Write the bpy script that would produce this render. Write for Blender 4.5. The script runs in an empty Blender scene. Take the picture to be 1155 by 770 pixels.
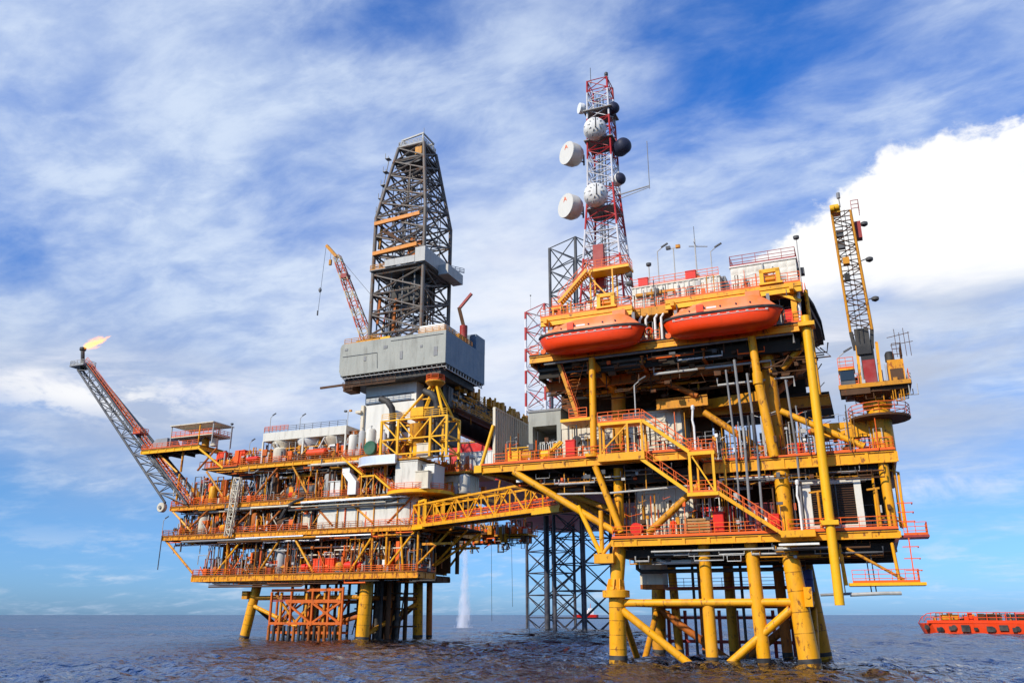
import bpy, math, random
import numpy as np
from mathutils import Vector as Vc, Matrix
random.seed(7)
R = math.radians
sc = bpy.context.scene
COL = sc.collection

# ------------------------------------------------------------------ mesh builder
class MB:
    def __init__(s): s.v = []; s.f = []; s.sm = []; s.mi = []; s.cm = 0
    def add(s, vs, fs, smooth=False):
        o = len(s.v); s.v += [tuple(p) for p in vs]
        for f in fs: s.f.append(tuple(i + o for i in f)); s.sm.append(smooth); s.mi.append(s.cm)
        return s
    def box(s, x0, x1, y0, y1, z0, z1):
        s.add([(x0,y0,z0),(x1,y0,z0),(x1,y1,z0),(x0,y1,z0),(x0,y0,z1),(x1,y0,z1),(x1,y1,z1),(x0,y1,z1)],
              [(3,2,1,0),(4,5,6,7),(0,1,5,4),(1,2,6,5),(2,3,7,6),(3,0,4,7)]); return s
    def beam(s, a, b, w, h=None):
        h = h or w; a = Vc(a); b = Vc(b); d = (b - a)
        if d.length < 1e-6: return s
        d.normalize(); up = Vc((0,0,1)) if abs(d.z) < .98 else Vc((0,1,0))
        x = d.cross(up).normalized(); y = x.cross(d).normalized()
        c = [x*(-w/2)+y*(-h/2), x*(w/2)+y*(-h/2), x*(w/2)+y*(h/2), x*(-w/2)+y*(h/2)]
        s.add([a+k for k in c]+[b+k for k in c], [(3,2,1,0),(4,5,6,7),(0,1,5,4),(1,2,6,5),(2,3,7,6),(3,0,4,7)]); return s
    def ibeam(s, a, b, w, h, t=.06):
        a = Vc(a); b = Vc(b)
        s.beam(a, b, t, h - 2*t); o = Vc((0,0,h/2 - t/2))
        s.beam(a+o, b+o, w, t); s.beam(a-o, b-o, w, t); return s
    def path(s, pts, r, n=8, r2=None, cap=True):
        pts = [Vc(p) for p in pts]; m = len(pts); o = len(s.v)
        tang = []
        for i in range(m):
            t = (pts[min(i+1,m-1)] - pts[max(i-1,0)])
            tang.append(t.normalized() if t.length > 1e-9 else Vc((0,0,1)))
        up = Vc((0,0,1)) if abs(tang[0].z) < .9 else Vc((1,0,0))
        x = tang[0].cross(up).normalized()
        vs = []
        for i in range(m):
            x = (x - tang[i]*x.dot(tang[i])); x = x.normalized(); y = tang[i].cross(x)
            rr = r if r2 is None else r + (r2 - r)*i/(m-1)
            k = 1.0
            if 0 < i < m-1:
                c = (pts[i]-pts[i-1]).normalized().dot(tang[i]); k = 1/max(c, .6)
            for j in range(n):
                a = 2*math.pi*j/n; vs.append(pts[i] + (x*math.cos(a)+y*math.sin(a))*rr*(k**.5))
        s.add(vs, [(i*n+j, i*n+(j+1)%n, (i+1)*n+(j+1)%n, (i+1)*n+j) for i in range(m-1) for j in range(n)], True)
        if cap:
            s.f.append(tuple(o+j for j in reversed(range(n)))); s.sm.append(False); s.mi.append(s.cm)
            s.f.append(tuple(o+(m-1)*n+j for j in range(n))); s.sm.append(False); s.mi.append(s.cm)
        return s
    def tube(s, a, b, r, n=8, r2=None): return s.path([a, b], r, n, r2)
    def prism(s, poly, z0, z1):
        n = len(poly)
        s.add([(x,y,z0) for x,y in poly]+[(x,y,z1) for x,y in poly],
              [tuple(reversed(range(n))), tuple(range(n,2*n))]+[(i,(i+1)%n,n+(i+1)%n,n+i) for i in range(n)]); return s
    def lathe(s, prof, c=(0,0,0), axis='z', n=16):
        # prof: (radius, height) pairs; closed at ends
        vs = []; m = len(prof); c = Vc(c)
        for r, h in prof:
            for j in range(n):
                a = 2*math.pi*j/n; p = (r*math.cos(a), r*math.sin(a), h)
                if axis == 'x': p = (p[2], p[0], p[1])
                if axis == 'y': p = (p[1], p[2], p[0])
                vs.append(c + Vc(p))
        fs = [(i*n+j, i*n+(j+1)%n, (i+1)*n+(j+1)%n, (i+1)*n+j) for i in range(m-1) for j in range(n)]
        s.add(vs, fs, True); o = len(s.v) - len(vs)
        s.f.append(tuple(o+j for j in reversed(range(n)))); s.sm.append(False); s.mi.append(s.cm)
        s.f.append(tuple(o+(m-1)*n+j for j in range(n))); s.sm.append(False); s.mi.append(s.cm)
        return s
    def build(s, name, mat, parent=None, kind=None, label=None):
        me = bpy.data.meshes.new(name); me.from_pydata(s.v, [], s.f)
        for m in (mat if isinstance(mat, (list, tuple)) else [mat]): me.materials.append(m)
        me.polygons.foreach_set('use_smooth', s.sm); me.polygons.foreach_set('material_index', s.mi); me.update(); me.set_sharp_from_angle(angle=R(38))
        o = bpy.data.objects.new(name, me); COL.objects.link(o)
        if parent: o.parent = parent
        if kind: o['kind'] = kind
        if label: o['label'] = label
        return o

# ------------------------------------------------------------------ materials
def nt(name):
    m = bpy.data.materials.new(name); m.use_nodes = True; t = m.node_tree
    return m, t, t.nodes['Principled BSDF']
def paint(name, col, rough=.5, rust=.25, rustcol=(.16,.05,.015), scale=.9, grime=.35, metal=0, bands=None, spec=.25, fade=.12):
    m, t, b = nt(name); N = t.nodes; L = t.links
    tc = N.new('ShaderNodeTexCoord'); co = tc.outputs['Object']
    base = N.new('ShaderNodeRGB'); base.outputs[0].default_value = (*col, 1); cur = base.outputs[0]
    def mix(fac, a, bcol, mode='MIX'):
        x = N.new('ShaderNodeMix'); x.data_type = 'RGBA'; x.blend_type = mode
        L.new(fac, x.inputs[0]); L.new(a, x.inputs[6])
        if isinstance(bcol, tuple): x.inputs[7].default_value = (*bcol, 1)
        else: L.new(bcol, x.inputs[7])
        return x.outputs[2]
    def noise(sc_, det=4, stretch=None):
        n = N.new('ShaderNodeTexNoise'); n.inputs['Scale'].default_value = sc_; n.inputs['Detail'].default_value = det
        n.inputs['Roughness'].default_value = .65
        if stretch:
            mp = N.new('ShaderNodeMapping'); mp.inputs['Scale'].default_value = stretch
            L.new(co, mp.inputs[0]); L.new(mp.outputs[0], n.inputs['Vector'])
        else: L.new(co, n.inputs['Vector'])
        return n.outputs['Fac']
    def ramp(f, lo, hi, top=1.0):
        r = N.new('ShaderNodeMapRange'); r.inputs[1].default_value = lo; r.inputs[2].default_value = hi
        r.inputs[4].default_value = top; L.new(f, r.inputs[0]); return r.outputs[0]
    if bands:
        per, c2 = bands
        sp = N.new('ShaderNodeSeparateXYZ'); L.new(co, sp.inputs[0])
        mo = N.new('ShaderNodeMath'); mo.operation = 'MODULO'; L.new(sp.outputs[2], mo.inputs[0]); mo.inputs[1].default_value = per
        gt = N.new('ShaderNodeMath'); gt.operation = 'GREATER_THAN'; L.new(mo.outputs[0], gt.inputs[0]); gt.inputs[1].default_value = per*.6
        cur = mix(gt.outputs[0], cur, c2)
    cur = mix(ramp(noise(.35, 3), .4, .75, fade), cur, (.75,.68,.55))
    cur = mix(ramp(noise(scale*1.3, 5, (1,1,.16)), .5, .78, grime), cur, (.055,.038,.022))
    if rust:
        th = .72 - rust*.32
        cur = mix(ramp(noise(scale*2.2, 8, (1,1,.55)), th, th+.09, .9), cur, rustcol)
    L.new(cur, b.inputs['Base Color'])
    b.inputs['Roughness'].default_value = rough; b.inputs['Metallic'].default_value = metal
    b.inputs['Specular IOR Level'].default_value = spec
    bp = N.new('ShaderNodeBump'); bp.inputs['Strength'].default_value = .25; bp.inputs['Distance'].default_value = .05
    L.new(noise(3.0, 5), bp.inputs['Height']); L.new(bp.outputs[0], b.inputs['Normal'])
    return m
YEL = paint('yellow_paint', (.82,.35,.003), .45, .46, grime=.45, fade=.04)
YELW = paint('weathered_yellow_paint', (.76,.30,.003), .5, .66, rustcol=(.30,.075,.01), grime=.6, fade=.03)
YELC = paint('clean_yellow_paint', (.86,.42,.004), .42, .25, grime=.3, fade=.03)
OCH = paint('ochre_weathered_paint', (.60,.24,.006), .55, .5, grime=.5, fade=.03)
ORB = paint('rusty_orange_steel', (.42,.11,.010), .65, .55, grime=.55, fade=.03)
RED = paint('orange_red_rail_paint', (.80,.12,.008), .5, .28, grime=.2, fade=.03)
REDB = paint('bright_red_paint', (.68,.014,.004), .45, .12, grime=.2, fade=.02)
REDD = paint('dark_red_paint', (.30,.016,.014), .5, .25, grime=.4)
HULL = paint('red_ship_hull_paint', (.62,.010,.006), .5, .12, grime=.35, scale=.15)
BEI = paint('beige_panel_paint', (.66,.58,.43), .55, .33, rustcol=(.30,.13,.03), grime=.35)
WHT = paint('white_panel_paint', (.76,.74,.68), .5, .24, rustcol=(.32,.16,.05), grime=.3)
CRM = paint('cream_weathered_paint', (.66,.62,.52), .55, .3, rustcol=(.32,.14,.04), grime=.4)
WHC = paint('clean_white_paint', (.80,.80,.77), .45, .08, grime=.12)
GRY = paint('light_grey_steel', (.42,.41,.38), .5, .28, grime=.4)
GRB = paint('warm_grey_cladding', (.33,.33,.28), .55, .22, rustcol=(.17,.12,.07), grime=.6, scale=.55)
GRW = paint('pale_grey_cladding', (.70,.68,.61), .5, .2, grime=.3, scale=.4)
MGR = paint('mid_grey_steel', (.20,.20,.20), .5, .3, grime=.4)
DGR = paint('dark_grey_steel', (.060,.062,.068), .55, .25, grime=.4)
DRS = paint('derrick_steel', (.15,.127,.105), .5, .6, rustcol=(.17,.065,.02), grime=.4, fade=.05)
ORR = paint('rusted_red_orange_steel', (.60,.115,.008), .6, .55, rustcol=(.24,.06,.012), grime=.5, fade=.02)
SPL = paint('splash_zone_coating', (.58,.26,.006), .35, .95, rustcol=(.05,.022,.008), grime=.85, fade=.02)
DRK = paint('near_black_steel', (.022,.021,.021), .6, .2, grime=.3)  # one near-black finish shared by exhausts, conductors, wires and inner parts
RDM = paint('dark_radome', (.018,.022,.045), .55, 0, grime=.1, fade=.02)
NAVY = paint('dark_leg_steel', (.030,.032,.050), .5, .2, grime=.3)
DECK = paint('shade_dark_deck_steel', (.022,.017,.013), .8, .3, rustcol=(.07,.025,.008), grime=.5, fade=.02)  # shade below the decks is put into this near-black
BRN = paint('brown_rust_steel', (.085,.036,.013), .75, .5, grime=.6, fade=.03)  # rust brown, darkened as well for the shade under the decks
BLK = paint('black_rubber', (.012,.012,.013), .7, 0, grime=.1)
LBO = paint('lifeboat_orange_gelcoat', (.92,.055,.002), .34, 0, grime=.16, spec=.3, fade=.02)
LBT = paint('sunlit_pale_canopy', (.90,.20,.045), .42, .0, grime=.2, fade=.22)  # paler than the hull: sun on the canopy top put into the colour
VES = paint('orange_red_vessel_paint', (.80,.055,.005), .45, .15, grime=.25, fade=.03)
GRN = paint('dark_green_paint', (.01,.10,.045), .4, .1)
BLU = paint('blue_plastic', (.01,.03,.22), .4, 0)
RWT = paint('red_white_banded_steel', (.42,.012,.016), .5, .1, bands=(10.0, (.62,.60,.60)), grime=.25)
RWL = paint('red_white_banded_leg', (.45,.018,.02), .5, .1, bands=(9.0, (.70,.68,.68)), grime=.15)
RWC = paint('red_white_banded_boom', (.52,.07,.012), .5, .2, bands=(5.0, (.58,.42,.22)), grime=.2)
DISH = paint('cream_radome', (.66,.63,.55), .45, 0, grime=.12)
WOOD = paint('bare_wood', (.42,.21,.06), .7, .1, grime=.3)
SILV = paint('silver_cladding', (.62,.64,.67), .38, .08, grime=.25, metal=.35)
def glass_mat():
    m, t, b = nt('dark_window_glass'); b.inputs['Base Color'].default_value = (.02,.03,.04,1); b.inputs['Roughness'].default_value = .08; return m
GLS = glass_mat()
def volume_mat(name, fire):
    m = bpy.data.materials.new(name); m.use_nodes = True; t = m.node_tree; N = t.nodes; L = t.links; N.remove(N['Principled BSDF'])
    tc = N.new('ShaderNodeTexCoord'); sp = N.new('ShaderNodeSeparateXYZ'); L.new(tc.outputs['Object'], sp.inputs[0])
    def M(op, a, b=0.0, c=0.0):
        n = N.new('ShaderNodeMath'); n.operation = op
        for s_, v in zip(n.inputs, (a, b, c)):
            if isinstance(v, (int, float)): s_.default_value = v
            else: L.new(v, s_)
        return n.outputs[0]
    mp = N.new('ShaderNodeMapping'); L.new(tc.outputs['Object'], mp.inputs[0]); mp.inputs['Scale'].default_value = (.45,1,1) if fire else (1,1,.28)
    n = N.new('ShaderNodeTexNoise'); n.inputs['Scale'].default_value = 1.0 if fire else 1.1; n.inputs['Detail'].default_value = 5; n.inputs['Roughness'].default_value = .6; n.inputs['Distortion'].default_value = .8 if fire else .2; L.new(mp.outputs[0], n.inputs['Vector'])
    X, Y, Z = sp.outputs
    if fire:   # axis along x, 9 m long, fattest a third of the way out
        tt = M('DIVIDE', X, 9.4); rad = M('SQRT', M('ADD', M('MULTIPLY', Y, Y), M('MULTIPLY', Z, Z)))
        env = M('MULTIPLY', M('POWER', M('MAXIMUM', tt, .001), .5), M('MAXIMUM', M('SUBTRACT', 1.0, tt), 0.0)); env = M('MULTIPLY', env, 3.4)
        q = M('DIVIDE', rad, M('ADD', env, .08)); q = M('ADD', q, M('MULTIPLY', M('SUBTRACT', n.outputs['Fac'], .5), 3.2))
        mr = N.new('ShaderNodeMapRange'); mr.interpolation_type = 'SMOOTHSTEP'; L.new(q, mr.inputs[0]); mr.inputs[1].default_value = 1.0; mr.inputs[2].default_value = .35
        cr = N.new('ShaderNodeValToRGB'); L.new(M('ADD', M('MULTIPLY', mr.outputs[0], .75), M('MULTIPLY', M('SUBTRACT', 1.0, tt), .25)), cr.inputs[0])
        cr.color_ramp.elements[0].color = (1,.17,.01,1); cr.color_ramp.elements[1].color = (1,.56,.07,1); e = cr.color_ramp.elements.new(.62); e.color = (1,.34,.012,1)
        em = N.new('ShaderNodeVolumePrincipled'); em.inputs['Density'].default_value = 0; L.new(M('MULTIPLY', mr.outputs[0], .5), em.inputs['Density']); em.inputs['Color'].default_value = (.9,.5,.2,1)
        L.new(cr.outputs[0], em.inputs['Emission Color']); L.new(M('MULTIPLY', mr.outputs[0], 1.15), em.inputs['Emission Strength']); out = em
    else:
        hh = M('DIVIDE', Z, 24.0); rad = M('SQRT', M('ADD', M('MULTIPLY', Y, Y), M('MULTIPLY', X, X)))
        env = M('ADD', .8, M('MULTIPLY', M('POWER', M('SUBTRACT', 1.0, hh), 1.6), 1.5)); q = M('ADD', M('DIVIDE', rad, env), M('MULTIPLY', M('SUBTRACT', n.outputs['Fac'], .5), 2.6))
        mr = N.new('ShaderNodeMapRange'); mr.interpolation_type = 'SMOOTHSTEP'; L.new(q, mr.inputs[0]); mr.inputs[1].default_value = 1.0; mr.inputs[2].default_value = .2
        em = N.new('ShaderNodeVolumePrincipled'); em.inputs['Color'].default_value = (.97,.97,1,1); L.new(M('MULTIPLY', mr.outputs[0], .5), em.inputs['Density']); out = em
    L.new(out.outputs[0], N['Material Output'].inputs['Volume']); return m
FLAME = volume_mat('gas_flame', True); SPRAY = volume_mat('falling_water_mist', False)


# ------------------------------------------------------------------ frames of the two platforms
YAW = R(23); Uw = Vc((math.cos(YAW), -math.sin(YAW), 0)); Vw = Vc((math.sin(YAW), math.cos(YAW), 0))
OR_ = Vc((10.3, 85.93, 0)); OL_ = Vc((-27.2, 158.0, 0)); OW = Vc((0,0,0))
FRM = {'R': OR_, 'L': OL_}
def W(fr, u, v, z): return FRM[fr] + Uw*u + Vw*v + Vc((0,0,z))
def thing(name, label, cat, fr, u, v, z, rz=0, group=None):
    o = bpy.data.objects.new(name, None); COL.objects.link(o); o.empty_display_size = .5
    o.location = W(fr,u,v,z) if fr else Vc((u,v,z)); o.rotation_euler = (0,0,(-YAW if fr else 0) + rz)
    o['label'] = label; o['category'] = cat
    if group: o['group'] = group
    return o
def dup(root, label, fr, u, v, z, rz=0):
    r = root.copy(); COL.objects.link(r); r.location = W(fr,u,v,z) if fr else Vc((u,v,z))
    r.rotation_euler = (0,0,(-YAW if fr else 0) + rz); r['label'] = label
    for ch in list(root.children):
        c = ch.copy(); COL.objects.link(c); c.parent = r
        for g in list(ch.children):
            d = g.copy(); COL.objects.link(d); d.parent = c
    return r

# ------------------------------------------------------------------ part helpers
def railing(par, pts, h=1.1, mat=RED, sp=1.6, toe=True, t=.055, name='railing'):
    m = MB(); P = [Vc(p) for p in pts]
    for a, b in zip(P, P[1:]):
        n = max(1, round((b-a).length/sp))
        for i in range(n+1):
            q = a.lerp(b, i/n); m.beam(q, q+Vc((0,0,h)), t, t)
        for k in (h, h*.66, h*.33): m.beam(a+Vc((0,0,k)), b+Vc((0,0,k)), t, t)
        if toe: m.beam(a+Vc((0,0,.1)), b+Vc((0,0,.1)), .03, .2)
    return m.build(name, mat, par)
def stair(par, a, b, w, mat=YEL, rmat=RED, side=1):
    a = Vc(a); b = Vc(b); m = MB(); d = b - a; hd = Vc((d.x,d.y,0)).normalized(); pr = Vc((-hd.y, hd.x, 0))*side
    m.beam(a, b, .10, .34); m.beam(a+pr*w, b+pr*w, .10, .34)
    n = max(3, int(abs(d.z)/.22))
    for i in range(1, n):
        q = a.lerp(b, i/n); m.beam(q+pr*.05, q+pr*(w-.05), .27, .05)
    st = m.build('staircase', mat, par)
    for k in (0, w):
        r = MB(); n = max(2, round(d.length/1.5))
        for i in range(n+1):
            q = a.lerp(b, i/n)+pr*k; r.beam(q, q+Vc((0,0,1.15)), .055)
        for hh in (.6, 1.15): r.beam(a+pr*k+Vc((0,0,hh)), b+pr*k+Vc((0,0,hh)), .055)
        r.build('handrail', rmat, st)
    return st
def truss(m, A, B, n, r, wb=None, x=False):
    # A,B: lists of chord ends (quad loops); bracing only
    k = len(A)
    for i in range(n):
        f0, f1 = i/n, (i+1)/n
        for j in range(k):
            p, q = Vc(A[j]).lerp(Vc(B[j]), f0), Vc(A[j]).lerp(Vc(B[j]), f1)
            p2, q2 = Vc(A[(j+1)%k]).lerp(Vc(B[(j+1)%k]), f0), Vc(A[(j+1)%k]).lerp(Vc(B[(j+1)%k]), f1)
            if x: m.tube(p, q2, r, 5); m.tube(p2, q, r, 5)
            elif (i + j) % 2: m.tube(p, q2, r, 5)
            else: m.tube(p2, q, r, 5)
            m.tube(q, q2, r, 5)
    return m
def lattice(par, A, B, n, rc, rb, mat, bmat=None, x=False, chord='chord', brace='bracing'):
    for a, b in zip(A, B): MB().tube(a, b, rc, 8).build(chord, mat, par)
    truss(MB(), A, B, n, rb, x=x).build(brace, bmat or mat, par)
def sq(cx, cy, z, w, d=None):
    d = d or w; return [(cx-w/2,cy-d/2,z),(cx+w/2,cy-d/2,z),(cx+w/2,cy+d/2,z),(cx-w/2,cy+d/2,z)]
def ribwall(m, x0, x1, y, z0, z1, sp=.5, d=.09, w=.22, axis='x'):
    n = max(2, int(abs(x1-x0)/sp))
    for i in range(n):
        c = x0 + (x1-x0)*(i+.5)/n
        if axis == 'x': m.box(c-w/2, c+w/2, y-d, y+.02, z0, z1)
        else: m.box(y-.02, y+d, c-w/2, c+w/2, z0, z1)
    return m
def module(par, x0, x1, y0, y1, z0, z1, mat, rib=.55, name='wall'):
    m = MB().box(x0,x1,y0,y1,z0+.12,z1-.1)
    if rib: ribwall(m, x0+.1, x1-.1, y0, z0+.2, z1-.2, rib); ribwall(m, y0+.1, y1-.1, x1, z0+.2, z1-.2, rib, axis='y'); 
    for zz in (z0, z1-.14): m.box(x0-.08,x1+.08,y0-.12,y1+.08,zz,zz+.14)
    return m.build(name, mat, par)
def deck(par, x0, x1, y0, y1, z, gh=1.0, gm=YEL, sides='flrb', cross=3.5, dm=DECK, cm=DECK, toe=True):
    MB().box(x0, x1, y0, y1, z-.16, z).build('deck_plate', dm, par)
    def g(a, b):
        m = MB(); m.ibeam(a, b, .34, gh, .08); d = Vc(b)-Vc(a); n = max(2, int(d.length/2.2))
        for i in range(n+1):
            q = Vc(a).lerp(Vc(b), i/n); m.box(q.x-.14, q.x+.14, q.y-.14, q.y+.14, q.z-gh/2+.07, q.z+gh/2-.07)
        m.build('girder', gm, par)
    zz = z - .17 - gh/2
    if 'f' in sides: g((x0,y0+.2,zz),(x1,y0+.2,zz))
    if 'b' in sides: g((x0,y1-.2,zz),(x1,y1-.2,zz))
    if 'l' in sides: g((x0+.2,y0+.45,zz),(x0+.2,y1-.45,zz))
    if 'r' in sides: g((x1-.2,y0+.45,zz),(x1-.2,y1-.45,zz))
    m = MB(); n = max(1, int((x1-x0)/cross))
    for i in range(1, n):
        u = x0 + (x1-x0)*i/n; m.ibeam((u,y0+.4,zz),(u,y1-.4,zz), .25, gh*.85)
    n2 = max(2, int((y1-y0)/5))
    for i in range(1, n2):
        v = y0 + (y1-y0)*i/n2; m.ibeam((x0+.4,v,zz+.03),(x1-.4,v,zz+.03), .25, gh*.6)
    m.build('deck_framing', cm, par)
def tubepart(par, a, b, r, mat=YEL, name='brace', n=12, r2=None):
    return MB().tube(a, b, r, n, r2).build(name, mat, par)

# ================================================================== RIGHT PLATFORM
PR = thing('production_platform', 'tall yellow production platform standing nearest, with two orange lifeboats on its flank', 'oil platform', 'R', 0,0,0)
def leg(par, a, b, r, mat=YEL, name='leg', foot=True, r2=None):
    m = MB(); a = Vc(a); b = Vc(b); m.tube(a, b, r, 20, r2)
    o = m.build(name, mat, par)
    if foot:   # dark splash zone ring and weld collars
        k = MB(); d = b - a
        z0, z1 = 3.35/d.z, 3.75/d.z; k.tube(a+d*z0, a+d*z1, r*1.02, 20); k.build('splash_band', DRK, o)
        MB().tube(a+d*.02, a+d*z0, r*1.012, 20).build('splash_zone', SPL, o)
        if r > .7:
            for q in (.42,.55,.68,.8,.92):
                z0 = q; rr = r if r2 is None else r+(r2-r)*q
                MB().tube(a+d*q, a+d*(q+.05/d.length), rr*1.012, 20).build('weld_seam', SPL, o)
    return o
lfl = leg(PR, (0,0,-3), (.15,.1,7.2), .88, r2=.8)
tubepart(PR, (.15,.1,7.2), (.55,.3,11), .68, YEL, 'leg', 20)
lfr = leg(PR, (18.0,0,-3), (16.9,.3,11), 1.0, r2=.76)
lbl = leg(PR, (-.2,17.5,-3), (.6,16.6,11), .8, OCH); lbr = leg(PR, (18.3,16,-3), (17,15.2,11), .85, OCH)
for (x,y,r,t,mt) in ((9.1,.3,.58,(9.0,.4),YEL),(13.9,0,.62,(13.5,.2),YEL),(2.3,18.2,.5,(2.0,17),OCH),(8.8,15.6,.58,(8.9,15),OCH),(14.6,14,.55,(14.4,13.6),ORB),(5.4,17,.4,(5.4,17),ORB),(11.6,15.2,.45,(11.6,15.2),BRN)):
    leg(PR, (x,y,-3), (*t,11), r, mt, 'pile')
MB().lathe([(.82,-.8),(1.35,-.75),(1.35,-.1),(.82,0)], (.05,.1,6.9), n=22).build('flange', YEL, lfl)
m = MB()
for i in range(8):
    a = i*math.pi/4; m.beam((.05+.85*math.cos(a),.1+.85*math.sin(a),6.9),(.15+.68*math.cos(a),.1+.68*math.sin(a),7.9),.1,.3)
m.build('gusset', YEL, lfl)
MB().box(17.9,18.6,-.8,.1,5.2,6.9).tube((18.25,-.9,6.1),(18.25,-.78,6.1),.22,10).build('padeye', YEL, lfr)
tubepart(PR, (.9,0,5.6), (16.7,0,5.6), .36)
tubepart(PR, (.7,-.1,4.9), (8.3,-.1,-.9), .38); tubepart(PR, (16.6,-.1,5.0), (9.3,-.1,-.9), .38)
tubepart(PR, (7.7,-.1,-.55), (9.9,-.1,-.55), .5)
tubepart(PR, (.2,.8,5.2), (.1,8.6,-1.2), .34, OCH); tubepart(PR, (.2,16.6,5.2), (.1,8.6,-1.2), .34, OCH)
tubepart(PR, (17.4,.8,5.2), (17.7,8,-1.2), .34, OCH); tubepart(PR, (17.6,15,5.2), (17.7,8,-1.2), .34, OCH)
tubepart(PR, (.6,16.8,5.6), (17.2,15.5,5.6), .42, ORB); tubepart(PR, (.6,16.6,5), (8.8,15.8,-.8), .42, ORB); tubepart(PR, (17,15.3,5), (9,15.8,-.8), .42, ORB)
tubepart(PR, (.3,.8,5.7), (.3,16.2,5.7), .4, OCH); tubepart(PR, (17.3,.8,5.7), (17.4,14.6,5.7), .4, OCH)
# boat landing and spider deck
bl = MB()
for z in (1.6, 4.2): bl.beam((1,18.6,z),(17,17.4,z),.5,.35); bl.beam((1,20,z),(17,18.8,z),.35,.3)
for i in range(9): bl.beam((1+i*2,18.6-i*.15,-.5),(1+i*2,18.6-i*.15,5),.35)
bl.build('boat_landing', REDD, PR)
MB().box(2,16.8,13.5,14.8,7.15,7.3).build('walkway', ORB, PR); railing(PR, [(2,13.5,7.3),(16.8,13.5,7.3)], mat=REDD, sp=2)
for x in (5,10.4,12.4,15.6,16.4): tubepart(PR, (x,14.8-(x*.1),-2), (x,14.8-(x*.1),11), .16, DRK, 'riser', 8)
MB().path([(1.6,3,9.9),(1.6,3,9.0),(2.0,3,8.7),(6,3,8.7),(18,3,8.7)], .2).build('pipe', BLK, PR)
MB().path([(2.5,.6,10.1),(7,.6,10.0),(16,.6,10.3),(20,.6,10.2),(25.6,.6,10.2)], .13).build('pipe', GRY, PR)
MB().path([(4,-.6,10.4),(16.5,-.6,10.4)], .1).build('pipe', GRY, PR)
MB().path([(4,1.4,9.7),(5,1.4,9.5),(9,1.4,9.5)], .22).build('pipe', WHT, PR)
for i in range(8): MB().beam((3+i*2.9,.6,9.9),(3+i*2.9,.6,11),.08).build('pipe_hanger', OCH, PR)
MB().box(1.3,3.7,5,7.5,7.2,10.9).build('caisson_box', BEI, PR, label='beige box hung under the lowest deck, its foot rusted orange')
MB().box(1.29,3.71,4.99,7.51,7.05,7.5).build('box_base', ORB, PR)
# deck 1
deck(PR, .2, 26.5, -1.2, 19, 11.8, .68)
MB().box(.2,26.5,-1.26,-1.21,11.74,11.9).build('toe_plate', RED, PR)
railing(PR, [(.3,-1.15,11.8),(16.2,-1.15,11.8)], sp=1.4); railing(PR, [(17.2,-1.15,11.8),(26.4,-1.15,11.8)], sp=1.5)
railing(PR, [(26.4,-1.15,11.8),(26.4,8,11.8)]); railing(PR, [(.3,-1.1,11.8),(.3,8,11.8)])
# columns deck1 -> deck2 -> life deck
for a,b,r,mt in (((.55,.4,11.8),(.7,.4,19),.5,YEL),((2.0,4.5,11.8),(2.0,4.5,19),.55,OCH),((16.9,.6,11.8),(16.9,.6,18.1),.7,YEL),((26.1,.3,11.8),(26.0,.3,18.1),.45,YEL),
                 ((17,15,11.8),(17,15,31),.8,OCH),((.8,16,11.8),(.8,16,31),.8,OCH),((26,14,11.8),(26,14,24),.55,OCH),((9,16,11.8),(9,16,31),.6,ORB)):
    tubepart(PR, a, b, r, mt, 'column', 18)
MB().lathe([(.72,0),(.8,.05),(.8,.8),(.72,.9)], (16.9,.6,17.1), n=20).build('collar', YEL, PR)
MB().lathe([(.55,0),(.8,.05),(.8,.4),(.55,.45)], (-1.7,-.75,20.1), n=16).build('collar', YEL, PR)
tubepart(PR, (-1.55,-.75,20.1), (-1.4,-.75,31), .36, YEL, 'column', 18)
tubepart(PR, (-.3,5,20), (-.2,5,31), .8, OCH, 'column', 18); tubepart(PR, (-1.4,-.6,30.4), (-.2,4.6,28.2), .42, OCH)
tubepart(PR, (16.9,1.4,18.9), (16.6,1.4,31), .66, OCH, 'column', 18)
tubepart(PR, (16.5,-.2,19), (15.75,-.7,26.4), .5, YEL, 'brace', 14, .42); tubepart(PR, (15.75,-.7,26.4), (15.5,-.75,31.2), .4, YEL, 'brace', 14)
MB().lathe([(.44,0),(.5,.03),(.5,1.2),(.44,1.25)], (15.72,-.72,26.2), n=16).build('collar', YEL, PR)
tubepart(PR, (17,1.2,29.5), (19.5,4,31), .35, ORB)
# big knee braces
tubepart(PR, (-10.6,-.9,19.2), (.3,-.6,12.5), .36); tubepart(PR, (-1.4,-.9,19.2), (1.0,-.5,12.4), .34); 
tubepart(PR, (-10.6,14,19.2), (.3,14,12.5), .42, OCH); tubepart(PR, (-7,4,17.6), (1.2,3,14.2), .3, OCH)
tubepart(PR, (9.5,-.6,16.9), (3.8,-.6,12.2), .36, OCH)
tubepart(PR, (-3.4,-.9,15.2), (-1.15,-.9,10.4), .24, YELC); tubepart(PR, (-.95,-.9,14.6), (-.95,-.9,10.4), .24, YEL); tubepart(PR, (.3,-.9,11.6), (-.9,-.9,10.3), .2, YEL)
MB().box(-1.7,.3,-1.3,-.5,9.4,10.3).build('bracket', YEL, PR)
tubepart(PR, (9.9,1,24.3), (16.2,.8,19.2), .33, OCH); tubepart(PR, (17.5,0,23.5), (24.6,-.2,19.4), .32, YEL)
tubepart(PR, (22.5,3,19.2), (26,3,23), .34, OCH)
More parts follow.
